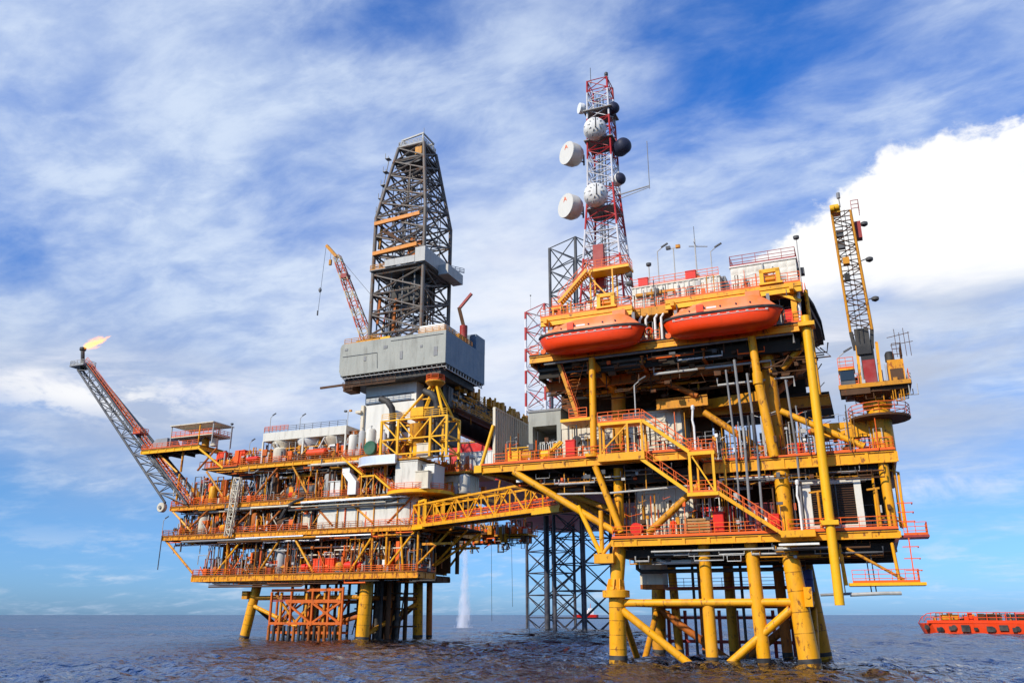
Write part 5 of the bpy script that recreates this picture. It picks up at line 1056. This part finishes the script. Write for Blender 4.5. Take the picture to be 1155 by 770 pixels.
MB().box(-6,15.5,-1.6,13,47.9,49.2).build('underfloor_framing', DRK, JR); MB().beam((-12,-1.4,48.0),(-5,-1.4,48.1),.3,.4).box(-6.2,-4,-1.8,1,46.6,48).build('walkway_arm', BRN, JR); railing(JR, [(-6,-2.3,47.2),(6,-2.3,47.2)], mat=BRN, sp=1.4, t=.09)
# hanging service deck at the far side, with rails and cables
MB().box(-4,16.5,40,46,21.4,21.8).build('service_deck', OCH, JR); railing(JR, [(-4,40.1,21.8),(16.5,40.1,21.8),(16.5,46,21.8)], mat=RED, sp=1.4, t=.1, toe=False)
for x, mt in ((0,BRN),(3,RED),(6,DGR),(9,REDD),(11.4,BEI),(14,REDB)): MB().box(x,x+1.3,41,42.4,21.8,23.4+.4*(x%2)).build('deck_box', mt, JR)
for x in (-2,6,14): MB().tube((x,43,22),(x,48.2,35.4),.25,8).build('hanger', OCH, JR)
for x, z in ((7,2),(12,5),(16,-1)): MB().tube((x,41,21.6),(x+.3,41,z+1.2),.045,5).build('hanging_cable', DRK, JR)
MB().beam((-3,41,20.6),(15,41,20.4),.2).beam((-2,42,20),(14.6,42,19.8),.2).build('pipe_rack', MGR, JR); MB().box(9,15,40.5,44,20.9,21.2).build('lower_beam', YELC, JR)

for mt, seed in ((OCH,51),(BRN,52),(GRY,53),(RED,54)):
    q = random.Random(seed); m = MB()
    for i in range(70):
        x = q.uniform(-4,16); v = q.uniform(39,45); z = q.choice((21.8,21.8,20)); h = q.uniform(-2.2,3.2) if z == 20 else q.uniform(.4,3.4); x2 = x+q.uniform(-2,2); t = q.random()
        if t < .4: m.path([(x,v,z),(x,v,z+h),(x2,v,z+h),(x2,v,z)],q.uniform(.07,.16),6)
        elif t < .7: m.box(x,x+q.uniform(.4,1.6),v,v+.9,z,z+abs(h)*.6+.1)
        else: m.beam((x,v,z),(x2,v,z+h),.2)
    m.build('service_pipework', mt, JR, kind='stuff')

# ------------------------------------------------------------------ derrick
DK = thing('derrick', 'tall grey lattice drilling derrick narrowing at its top', 'derrick', 'L', 3.3,7,54.4)
c0, c1, c2 = sq(0,0,0,12,11.6), sq(0,0,31.2,12,11.6), sq(.1,0,49.2,6.4,5.6)
for a, b, c in zip(c0, c1, c2): MB().tube(a, b, .42, 10).build('leg', DRS, DK); MB().tube(b, c, .38, 10).build('leg', DRS, DK)
m = MB(); truss(m, c0, c1, 7, .21, x=True); truss(m, c1, c2, 5, .2, x=True); m.build('bracing', DRS, DK)
m = MB(); rd = random.Random(8)
for k in range(130):
    z = rd.uniform(0,44); w = 5.4-max(0,z-31)*.14; a, b = rd.uniform(-w,w), rd.uniform(-w,w)
    if k % 3 == 0: m.beam((a,-w,z),(a+rd.uniform(-2,2),w,z+rd.uniform(0,3)),.2)
    elif k % 3 == 1: m.beam((-w,a,z),(w,b,z+rd.uniform(-2,3)),.18)
    else: m.tube((a,b,z),(a,b,min(46,z+rd.uniform(4,14))),.1,5)
m.build('inner_framing', [DRS], DK)
m = MB()
for z in (5,10.3,15.6,20.8,26,31): 
    q = sq(0,0,z,11.6,11.2)
    for i in range(4): m.beam(Vc(q[i]).lerp(Vc(q[(i+1)%4]),.5), Vc(q[(i+1)%4]).lerp(Vc(q[(i+2)%4]),.5), .22)
for x in (-5.2,-2.2,.6,3.4): m.tube((x,-4.6,0),(x,-4.6,30),.16,6)
for k in range(9): z = k*3.3; m.beam((-5.8,-5.4+(k%3)*4,z),(5.6,-1+(k%2)*5,z+3.2),.2); m.beam((5.6,-5.2+(k%2)*3,z),(-5.6,2+(k%3),z+3.4),.2)
m.build('inner_bracing', MGR, DK)
MB().box(-6.4,6.6,-6.6,6.6,18.4,18.6).build('racking_board', MGR, DK)
MB().box(4.6,6.9,-6.9,3,18.6,21.8).box(-2.6,4.5,-6.9,-6.6,18.7,20.2).box(6.9,9.2,-1,6,17.6,19.8).build('board_housing', GRY, DK); railing(DK, [(-6.3,-6.5,18.6),(-2.8,-6.5,18.6)], mat=OCH, sp=1.2, t=.1); railing(DK, [(6.8,3,20.4),(9.3,6.3,20.4)], mat=GRY, sp=1, t=.1)
for z, x0, x1 in ((22.4,-6,4.6),(29.4,-6,5)): MB().beam((x0,-6.3,z),(x1,-6.3,z+.5),.5,.8).build('working_beam', paint('bright_orange_steel_%d' % z, (.66,.22,.01), .5, .2), DK)
MB().box(-3,3.6,-3,4,12,17.6).build('racked_pipe_block', DRK, DK); m = MB()
for i in range(14): m.tube((-4.6+i*.22,-2.5+.3*(i%4),0),(-4.6+i*.22,-2.5+.3*(i%4),17),.12,5); m.tube((1.6+i*.2,2.5-.3*(i%3),0),(1.6+i*.2,2.5-.3*(i%3),18),.12,5)
m.build('drill_pipe', BRN, DK)
MB().box(-.9,.9,-.7,.9,23,26).box(-.5,.5,-.4,.6,26,29).build('top_drive', ORB, DK); MB().box(2.2,4,-3.4,-2,23.6,25.2).build('block_guard', ORB, DK)
m = MB(); m.beam((-1,-6,25.6),(-6,-5,30),.3,.5).beam((-4,-6.1,27.4),(3.4,-6.1,22.6),.3,.5); m.build('fingerboard_arm', BRN, DK)
m = MB()
for x in (-.5,-.2,.2,.5): m.tube((x,0,29),(x,0,46),.05,5)
m.build('drilling_line', DGR, DK)
MB().box(-3.4,3.6,-3,3,44.6,46.4).build('water_table', DGR, DK); MB().box(1.4,3,-3.2,-2,46.4,48.2).build('crown_light_box', OCH, DK); MB().box(-3.2,3.3,-2.9,2.9,49.2,49.5).build('crown_deck', MGR, DK)
railing(DK, [(-3.1,-2.8,49.5),(3.2,-2.8,49.5),(3.2,2.8,49.5),(-3.1,2.8,49.5),(-3.1,-2.8,49.5)], mat=GRY, sp=1.2, t=.1); m = MB()
for y in (-2.4,2.4): m.beam((-3,y,49.5),(-2.4,y,51.2),.25).beam((2.8,y,49.5),(2.8,y,51.9),.25).beam((-2.6,y,51.2),(3,y,51.9),.35)
m.beam((-2.4,-2.4,51.2),(-2.4,2.4,51.2),.3).beam((2.8,-2.4,51.9),(2.8,2.4,51.9),.3); m.build('crown_frame', GRY, DK); MB().tube((1.6,0,51.5),(1.6,0,55),.06,5).build('lightning_rod', MGR, DK)
m = MB()
for i in range(5): z = 33+i*3.2; f = i/5*.8; m.box(-6.8+2.6*f,-5.8+2.6*f,-5,-3.8,z,z+.15).beam((-6.7+2.6*f,-5,z),(-6.7+2.6*f,-5,z+1.3),.1).beam((-6.7+2.6*f,-3.9,z),(-6.7+2.6*f,-3.9,z+1.3),.1)
m.beam((-6.7,-4.4,33),(-4.4,-4.4,46),.15); m.build('ladder_stage', MGR, DK)
for x, z, h_ in ((-5.4,24,5),(-4.8,7,6),(-1,5,7)): MB().beam((x,-5,z),(x+.4,-5,z+h_),.5,.35).build('tong_line', [OCH,ORB,ORB][int(z)%3], DK)
o = thing('service_crane', 'small red knuckle-boom crane on the right edge of the grey drill floor', 'crane', 'L', 15.4,8,58.0)
MB().lathe([(.8,-2),(.8,2.6)], n=12).build('pedestal', REDD, o); MB().beam((0,0,2.5),(-1,-.3,6.6),.7).build('lower_boom', BRN, o); MB().beam((-1,-.3,6.4),(1.8,-.2,9.4),.5).build('upper_boom', REDD, o)
# rig crane with lattice boom
o = thing('rig_crane', 'slender orange and red lattice boom crane leaning left beside the derrick', 'crane', 'L', -12.5,20,33.4)
MB().tube((0,0,0),(0,0,26),1.3,14).build('pedestal', GRW, o); MB().box(-2,2.2,-1.6,1.6,26,29).build('machinery_house', BEI, o); MB().box(-2.4,-.8,-2,-.8,26.4,28.8).build('cab', WHT, o)
A = [(-2.6,-1,28),(-.6,-1,29.4),(-.6,1,29.4),(-2.6,1,28)]; B = [(-14.0,-.6,54.5),(-12.6,-.6,55.1),(-12.6,.6,55.1),(-14.0,.6,54.5)]
lattice(o, A, B, 14, .15, .08, RWC, chord='boom_chord', brace='boom_bracing')
MB().beam((-13.2,0,54.6),(-16.6,0,58.4),.9,.7).build('jib_tip', OCH, o); MB().beam((0,0,29),(1.6,0,38),.3).build('gantry', RWC, o)
m = MB(); m.tube((1.6,0,38),(-13,0,55),.05,5); m.tube((-16.6,-.3,58.2),(-17.5,-.3,41),.05,5); m.tube((-15,-.3,56.4),(-15,-.3,54),.05,5); m.build('wire', DGR, o); MB().box(-15.3,-14.7,-.5,0,52.8,54.2).build('hook_block', OCH, o); MB().lathe([(.1,-.6),(.4,-.2),(.4,.3),(.1,.7)], (-17.4,-.3,46.5), n=8).build('overhaul_ball', MGR, o); MB().tube((-17.6,-.3,41.2),(-17.6,-.3,40),.18,6).build('hook', DGR, o)
MB().box(-11.2,-9.6,-.9,.9,48.5,49.6).build('boom_platform', REDD, o)

# ------------------------------------------------------------------ vessels on the sea
VS = thing('work_barge', 'long low orange work barge with railings and tyre fenders lying at the right', 'barge', None, 106.8,229.0,0, R(-24))
hullp = [(0,0),(.8,-3),(3,-5),(52,-5.4),(56,-4),(56,4),(52,5.4),(3,5),(.8,3)]
m = MB(); hz = [(-1.5,.93),(.4,.97),(2.5,1.0)]; n = len(hullp); vs = [((x-28)*k+28,y*k,z) for z,k in hz for x,y in hullp]
m.add(vs, [(i*n+j,i*n+(j+1)%n,(i+1)*n+(j+1)%n,(i+1)*n+j) for i in range(2) for j in range(n)]+[tuple(range(2*n,3*n))]); m.build('hull', VES, VS)
MB().box(2,54,-5.2,-4.9,2.5,3.2).build('bulwark', LBO, VS)
m = MB(); 
for i in range(26): x = 1+i*2.1; m.beam((x,-5,3.1),(x,-5,5.1 if 3 < x else 4.2),.14)
for z in (3.9,5.1): m.beam((4,-5,z),(54,-5,z),.14)
m.path([(0,-1,2.4),(.8,-3,3.8),(2.2,-4.6,4.8),(4,-5,5.1)], .09, 6); m.path([(1.4,-4,2.9),(2,-4.2,4.0),(4,-5,3.9)], .08, 6); m.build('railing', VES, VS)
for i in range(5): MB().box(15.5+i*4.6,18.9+i*4.6,-4.0,-1,2.6,4.7).build('deck_hatch', [BRN,DGR,MGR,BRN,DGR][i], VS)
MB().box(5.4,9.6,-4.2,-2,2.5,4.6).build('winch_house', OCH, VS); MB().box(10.4,13.6,-4,-2,2.5,4.2).build('locker', VES, VS)
for x in (1.8,5,8,16.6,19.4,22,27.6,30.4,34,40,46): MB().lathe([(.25,-.2),(.62,-.16),(.62,.16),(.25,.2)], (x,-5.2 if x>2.5 else -4.2,1.25+.25*math.sin(x)), 'y', 14).build('tyre_fender', BLK, VS)
MB().beam((26,-4,2.6),(26,-4,6.9),.25).beam((29.4,-4,2.6),(29.4,-4,6.9),.25).beam((25.2,-4,6.9),(30.4,-4,6.9),.25).beam((30,-4,6.8),(32,-4,5.2),.2).build('mooring_frame', VES, VS); MB().box(27,28.6,-4.4,-3,2.6,4.4).build('yellow_locker', YEL, VS)
for mt, seed in ((VES,81),(BRN,82),(DGR,83),(OCH,84)):
    q = random.Random(seed); m = MB()
    for i in range(34):
        x = q.uniform(3,53); v = q.uniform(-4.8,0); h = q.uniform(.4,2.5); t = q.random()
        if t < .4: m.box(x,x+q.uniform(.4,2),v,v+.9,2.5,2.5+h)
        elif t < .7: m.tube((x,v,2.5),(x,v,2.8+h),.1,6)
        else: m.path([(x,v,2.5),(x,v,2.5+h),(x+1.5,v,2.5+h),(x+1.5,v,2.5)],.1,6)
    m.build('deck_clutter', mt, VS, kind='stuff')
m = MB()
for i in range(18): x = 4+i*2.8; m.box(x,x+.9+.5*(i%3),-5.46,-5.38,.5+.3*(i%2),1.5+.3*(i%3))
m.build('side_openings', DRK, VS, kind='stuff')
o = thing('far_ship', 'tiny red and white ship on the horizon behind the rig leg', 'ship', None, 118,1400,0, R(10))
MB().prism([(-19,-5),(17,-5),(22,0),(17,5),(-19,5)],-1,5).build('hull', REDB, o); MB().box(4,13,-4,4,5,12).box(6,12,-3,3,12,15).build('superstructure', WHC, o); MB().tube((9,0,15),(9,0,22),.4,6).build('mast', RED, o)
# cooling water falling from the rig: a column of fine spray
m = MB().lathe([(4.0,0),(3.6,2),(2.6,7),(1.6,14),(1.0,20),(.8,24)], n=18)
o = m.build('water_discharge', SPRAY, None, 'stuff'); o.location = (-17.2,311,.1); o.scale = (1.45,1.45,1.15); o['label'] = 'white spray of cooling water falling from the rig to the sea'

# ------------------------------------------------------------------ sea
def sea():
    rs = [30.0]
    while rs[-1] < 950: rs.append(rs[-1] + max(.25, min(2.6, (rs[-1]/60)**1.75*.2)))
    while rs[-1] < 60000: rs.append(rs[-1]*1.35)
    r = np.array([1.0,6.0,15.0]+rs); th = np.concatenate([np.linspace(-math.pi, R(-60), 60)[:-1], np.linspace(R(-60),R(-42),60)[:-1], np.linspace(R(-42), R(42), 640)[:-1], np.linspace(R(42),R(60),60)[:-1], np.linspace(R(60), math.pi, 60)]); na = len(th)
    RR, TT_ = np.meshgrid(r, th, indexing='ij'); X = RR*np.sin(TT_); Y = RR*np.cos(TT_); Z = np.zeros_like(X)
    g = np.random.default_rng(4); fade = np.clip((430-RR)/300, 0, 1)
    for i in range(52):
        lam = .8*(17/.8)**(i/51); a = R(205)+g.normal(0,.65); k = 2*math.pi/lam; am = .0125*lam**.80*(1 if lam < 5 else (5/lam)**.6); ph = g.uniform(0,6.28)
        amp = am*np.clip((lam*130-RR)/(lam*70), 0, 1)
        w_ = k*(X*np.sin(a)+Y*np.cos(a))+ph+.7*np.sin(.021*X+.017*Y+i)
        Z += amp*(np.sin(w_)+.25*np.sin(2*w_+.6))
    Z *= np.clip((900-RR)/500,0,1)*(.85+.5*np.sin(.05*X+1.0+.03*Y+np.sin(.03*Y))*np.sin(.041*Y+.02*X))
    nr = len(r); me = bpy.data.meshes.new('sea'); me.vertices.add(nr*na)
    me.vertices.foreach_set('co', np.stack([X,Y,Z],-1).astype(np.float32).ravel())
    i = np.arange(nr-1)[:,None]*na + np.arange(na-1)[None,:]; f = np.stack([i, i+1, i+na+1, i+na], -1).reshape(-1,4)[:, ::-1]
    me.loops.add(f.size); me.loops.foreach_set('vertex_index', f.astype(np.int32).ravel()); me.polygons.add(len(f))
    me.polygons.foreach_set('loop_start', np.arange(0, f.size, 4, dtype=np.int32)); me.polygons.foreach_set('use_smooth', np.ones(len(f), bool)); me.update(calc_edges=True); me.validate()
    o = bpy.data.objects.new('sea', me); COL.objects.link(o); o['kind'] = 'structure'
    m, t, b = nt('sea_water'); N = t.nodes; L = t.links
    N.remove(b); df = N.new('ShaderNodeBsdfDiffuse'); df.inputs[0].default_value = (.006,.0075,.013,1); gl = N.new('ShaderNodeBsdfGlossy'); gl.inputs['Roughness'].default_value = .07; gl.inputs[0].default_value = (.52,.545,.60,1)
    fr = N.new('ShaderNodeFresnel'); fr.inputs[0].default_value = 1.333; fm = N.new('ShaderNodeMath'); fm.operation = 'MULTIPLY'; L.new(fr.outputs[0], fm.inputs[0]); fm.inputs[1].default_value = .85
    mx = N.new('ShaderNodeMixShader'); L.new(fm.outputs[0], mx.inputs[0]); L.new(df.outputs[0], mx.inputs[1]); L.new(gl.outputs[0], mx.inputs[2]); L.new(mx.outputs[0], N['Material Output'].inputs[0])
    tc = N.new('ShaderNodeTexCoord'); prev = None
    for s_, d_, st, sx in ((.05,2.6,.8,(1,1.3,1)),(.42,.9,1.0,(1,.8,1)),(1.5,.25,1.0,(.8,1,1)),(.14,1.4,.8,(1,.7,1))):
        mp = N.new('ShaderNodeMapping'); mp.inputs['Scale'].default_value = sx; mp.inputs['Rotation'].default_value = (0,0,.4); L.new(tc.outputs['Object'], mp.inputs[0])
        n_ = N.new('ShaderNodeTexNoise'); n_.inputs['Scale'].default_value = s_; n_.inputs['Detail'].default_value = 5; n_.inputs['Distortion'].default_value = .4; L.new(mp.outputs[0], n_.inputs['Vector'])
        bp = N.new('ShaderNodeBump'); bp.inputs['Strength'].default_value = st; bp.inputs['Distance'].default_value = d_; L.new(n_.outputs['Fac'], bp.inputs['Height'])
        if prev: L.new(prev.outputs[0], bp.inputs['Normal'])
        prev = bp
    gn = N.new('ShaderNodeTexNoise'); gn.inputs['Scale'].default_value = .022; gn.inputs['Detail'].default_value = 4; L.new(tc.outputs['Object'], gn.inputs['Vector']); rm = N.new('ShaderNodeMapRange'); L.new(gn.outputs['Fac'], rm.inputs[0]); rm.inputs[1].default_value = .38; rm.inputs[2].default_value = .62; rm.inputs[3].default_value = .03; rm.inputs[4].default_value = .24; L.new(rm.outputs[0], gl.inputs['Roughness'])
    [L.new(prev.outputs[0], q_.inputs['Normal']) for q_ in (df, gl, fr)]; me.materials.append(m)
sea()

# ------------------------------------------------------------------ sky, sun, camera
SUN = Vc((-.62,-.56,.62)).normalized(); EL = math.asin(SUN.z); AZ = math.atan2(SUN.x, SUN.y)
def world():
    w = bpy.data.worlds.new('World'); sc.world = w; w.use_nodes = True; t = w.node_tree; N = t.nodes; L = t.links
    bg = N['Background']; bg.inputs['Strength'].default_value = .1
    sky = N.new('ShaderNodeTexSky'); sky.sky_type = 'NISHITA'; sky.sun_disc = False; sky.sun_elevation = EL; sky.sun_rotation = AZ; sky.air_density = 1.0; sky.dust_density = .6; sky.ozone_density = 2.5
    tc = N.new('ShaderNodeTexCoord'); sp = N.new('ShaderNodeSeparateXYZ'); L.new(tc.outputs['Generated'], sp.inputs[0])
    def setin(s, v):
        if isinstance(v, (int, float)): s.default_value = v
        else: L.new(v, s)
    def M(op, a, b=0.0, c=0.0, clamp=False):
        n = N.new('ShaderNodeMath'); n.operation = op; n.use_clamp = clamp
        for s, v in zip(n.inputs, (a, b, c)): setin(s, v)
        return n.outputs[0]
    def sstep(x, lo, hi):
        n = N.new('ShaderNodeMapRange'); n.interpolation_type = 'SMOOTHSTEP'; setin(n.inputs[0], x); setin(n.inputs[1], lo); setin(n.inputs[2], hi); return n.outputs[0]
    el = M('MULTIPLY', M('ARCSINE', sp.outputs[2]), 57.2958); az = M('MULTIPLY', M('ARCTAN2', sp.outputs[0], sp.outputs[1]), 57.2958)
    def vec(x, y, z=0.0):
        n = N.new('ShaderNodeCombineXYZ'); setin(n.inputs[0], x); setin(n.inputs[1], y); setin(n.inputs[2], z); return n.outputs[0]
    def noise(v, s, det=6, rough=.55, dist=0.0):
        n = N.new('ShaderNodeTexNoise'); L.new(v, n.inputs['Vector']); n.inputs['Scale'].default_value = s; n.inputs['Detail'].default_value = det; n.inputs['Roughness'].default_value = rough; n.inputs['Distortion'].default_value = dist; return n.outputs['Fac']
    def blob(a, e, sa, se, rot=0.0):
        x = M('SUBTRACT', az, a); y = M('SUBTRACT', el, e)
        if rot:
            c_, s_ = math.cos(R(rot)), math.sin(R(rot)); x, y = M('ADD', M('MULTIPLY', x, c_), M('MULTIPLY', y, s_)), M('SUBTRACT', M('MULTIPLY', y, c_), M('MULTIPLY', x, s_))
        q = M('ADD', M('POWER', M('ABSOLUTE', M('DIVIDE', x, sa)), 2.0), M('POWER', M('ABSOLUTE', M('DIVIDE', y, se)), 2.0)); return M('POWER', 2.71828, M('MULTIPLY', q, -1.0))
    def mixc(f, a, b):
        n = N.new('ShaderNodeMix'); n.data_type = 'RGBA'; setin(n.inputs[0], f)
        for s, v in ((n.inputs[6], a), (n.inputs[7], b)):
            if isinstance(v, tuple): s.default_value = (*v, 1)
            else: L.new(v, s)
        return n.outputs[2]
    # clear sky: Nishita with its blue deepened
    tint = N.new('ShaderNodeMix'); tint.data_type = 'RGBA'; tint.blend_type = 'MULTIPLY'; tint.inputs[0].default_value = 1; L.new(sky.outputs[0], tint.inputs[6]); 
    L.new(mixc(sstep(el, 8.0, 34.0), mixc(sstep(el, 0.0, 8.0), (*SKLO,), (*SKMD,)), (*SKHI,)), tint.inputs[7]); cur = tint.outputs[2]
    # wispy high cloud on a flat layer seen in perspective
    k = M('ADD', M('MAXIMUM', sp.outputs[2], 0.0), .16); px = M('DIVIDE', sp.outputs[0], k); py = M('DIVIDE', sp.outputs[1], k)
    def rotp(deg, sx, sy, z=0.0):
        c_, s_ = math.cos(R(deg)), math.sin(R(deg)); return vec(M('MULTIPLY', M('ADD', M('MULTIPLY', px, c_), M('MULTIPLY', py, s_)), sx), M('MULTIPLY', M('SUBTRACT', M('MULTIPLY', py, c_), M('MULTIPLY', px, s_)), sy), z)
    n1 = noise(rotp(-42, 1.0, 1.7), 1.5, 9, .58, .25); n2 = noise(rotp(-30, .9, 1.5, 4.0), 5.0, 7, .60, .3); n3 = noise(rotp(25, 1, 1, 9.0), .55, 3, .5); n4 = noise(rotp(-15, 1.0, 1.5, 6.0), 13.0, 5, .62, .5); n5 = noise(rotp(10, 1.0, 1.2, 12.0), 2.6, 4, .5, .2)
    cov = M('ADD', M('ADD', M('ADD', M('MULTIPLY', n1, .46), M('MULTIPLY', n2, .42)), M('MULTIPLY', n3, .22)), M('ADD', M('MULTIPLY', n4, M('MULTIPLY', sstep(n5, .40, .62), .17)), .035))
    hole = M('ADD', M('MULTIPLY', blob(17,35.5,11,6,10), .17), M('ADD', M('MULTIPLY', blob(-21,27.5,9,3.0,-8), .06), M('ADD', M('MULTIPLY', blob(7,24.5,7,3.0,12), .07), M('MULTIPLY', blob(-12,39,8,3), .06))))
    low = M('MULTIPLY', sstep(el, 15.0, 5.0), .24)
    add = M('ADD', M('MULTIPLY', blob(2,20,16,7), .12), M('MULTIPLY', blob(-25,34,13,8), .08))
    cov = M('ADD', M('SUBTRACT', M('SUBTRACT', cov, hole), low), add)
    cov = M('SUBTRACT', cov, M('ADD', M('MULTIPLY', sstep(el, 42.0, 60.0), .22), M('MULTIPLY', sstep(M('ABSOLUTE', az), 50.0, 90.0), .16)))
    ci = M('MULTIPLY', sstep(cov, .34, .80), .92)
    cur = mixc(ci, cur, mixc(sstep(M('ADD', n2, M('MULTIPLY', n4, .5)), .62, .92), (5.9,7.1,9.2), (7.0,8.1,9.8)))
    # soft bright patch behind the rigs
    br = M('MULTIPLY', blob(1,19.5,12,6.5), sstep(noise(vec(M('MULTIPLY',az,.06),M('MULTIPLY',el,.12)),1.0,6,.55,.3), .30, .62)); cur = mixc(M('MULTIPLY', br, .9, clamp=True), cur, (9.6,9.7,10.2))
    # grey stratus at mid height left and right
    nb = noise(vec(M('MULTIPLY',az,.045),M('MULTIPLY',el,.13),2.0),1.0,7,.55,.4)
    gl = M('MULTIPLY', M('ADD', blob(-26,12.5,14,4.5), M('MULTIPLY', blob(25,15.0,14,6.0), 1.35)), sstep(nb, .28, .56)); cur = mixc(M('MULTIPLY', gl, .88, clamp=True), cur, (4.7,5.5,7.2))
    gw = M('MULTIPLY', M('ADD', blob(-27,13.8,13,1.6), M('ADD', blob(21,16.6,7,1.7), blob(24.5,7.6,7,1.1))), sstep(noise(vec(M('MULTIPLY',az,.10),M('MULTIPLY',el,.30),7.0),1.0,7,.6,.5), .42, .62)); cur = mixc(M('MULTIPLY', gw, .9, clamp=True), cur, (9.4,9.5,10.1))
    # cumulus bank at the right: billowed upper edge
    bil = noise(vec(M('MULTIPLY',az,.30),M('MULTIPLY',el,.42),3.0),1.0,8,.62,.2); 
    edge = M('ADD', M('ADD', M('MULTIPLY', M('SUBTRACT', az, 16.0), .62), 21.9), M('MULTIPLY', M('SUBTRACT', bil, .5), 5.2)); edge = M('MINIMUM', edge, M('ADD', 28.6, M('MULTIPLY', M('SUBTRACT', bil, .5), 4.0)))
    top = sstep(M('SUBTRACT', edge, el), -.15, .75)
    bot = sstep(M('ADD', el, M('MULTIPLY', M('SUBTRACT', nb, .5), 14.0)), 18.0, 21.6)
    sidef = sstep(az, 12.0, 17.5); bank = M('MULTIPLY', M('MULTIPLY', top, bot), sidef)
    shade = M('MULTIPLY', sstep(noise(vec(M('MULTIPLY',az,.13),M('MULTIPLY',el,.26),5.0),1.0,7,.6,.3), .5, .72), .35)
    cur = mixc(bank, cur, mixc(shade, (10.6,10.6,10.6), (8.2,8.6,9.6)))
    # small cumulus low over the sea
    lc = noise(vec(M('MULTIPLY',az,.16),M('MULTIPLY',el,.55),11.0),1.0,8,.6,.2); band = M('MULTIPLY', sstep(el,.4,1.6), sstep(el,6.0,2.2)); cur = mixc(M('MULTIPLY', M('MULTIPLY', sstep(lc,.52,.68), band), .55), cur, (7.4,8.2,9.4))
    lc2 = noise(vec(M('MULTIPLY',az,.2),M('MULTIPLY',el,.5),15.0),1.0,8,.6,.2); cur = mixc(M('MULTIPLY', M('MULTIPLY', sstep(lc2,.45,.58), blob(-28,13.0,6.5,1.3)), 1.0, clamp=True), cur, (9.6,9.7,10))
    L.new(cur, bg.inputs['Color'])
SKLO = (.50,.93,1.85); SKMD = (.54,.92,1.46); SKHI = (.26,1.10,2.25); CIR = (6.5,7.7,9.7)
world()
ld = bpy.data.lights.new('sun', 'SUN'); ld.energy = 5.0; ld.angle = R(.6); ld.color = (1,.92,.79); lo = bpy.data.objects.new('sun', ld); COL.objects.link(lo); lo.rotation_euler = SUN.to_track_quat('Z','Y').to_euler()
cd = bpy.data.cameras.new('camera'); co_ = bpy.data.objects.new('camera', cd); COL.objects.link(co_); sc.camera = co_
cd.sensor_fit = 'HORIZONTAL'; cd.sensor_width = 36; cd.lens = 36*930/1155; cd.clip_start = .5; cd.clip_end = 90000
co_.location = (0,0,4.5); co_.rotation_euler = (R(90)+math.atan(308/930), 0, 0)
sc.view_settings.view_transform = 'Standard'; sc.view_settings.look = 'None'; sc.view_settings.exposure = 0; sc.view_settings.gamma = 1
sc.cycles.use_denoising = True; sc.cycles.max_bounces = 6; sc.cycles.volume_step_rate = 1.0; sc.cycles.volume_bounces = 3; sc.cycles.volume_max_steps = 256; sc.cycles.caustics_reflective = False; sc.cycles.caustics_refractive = False
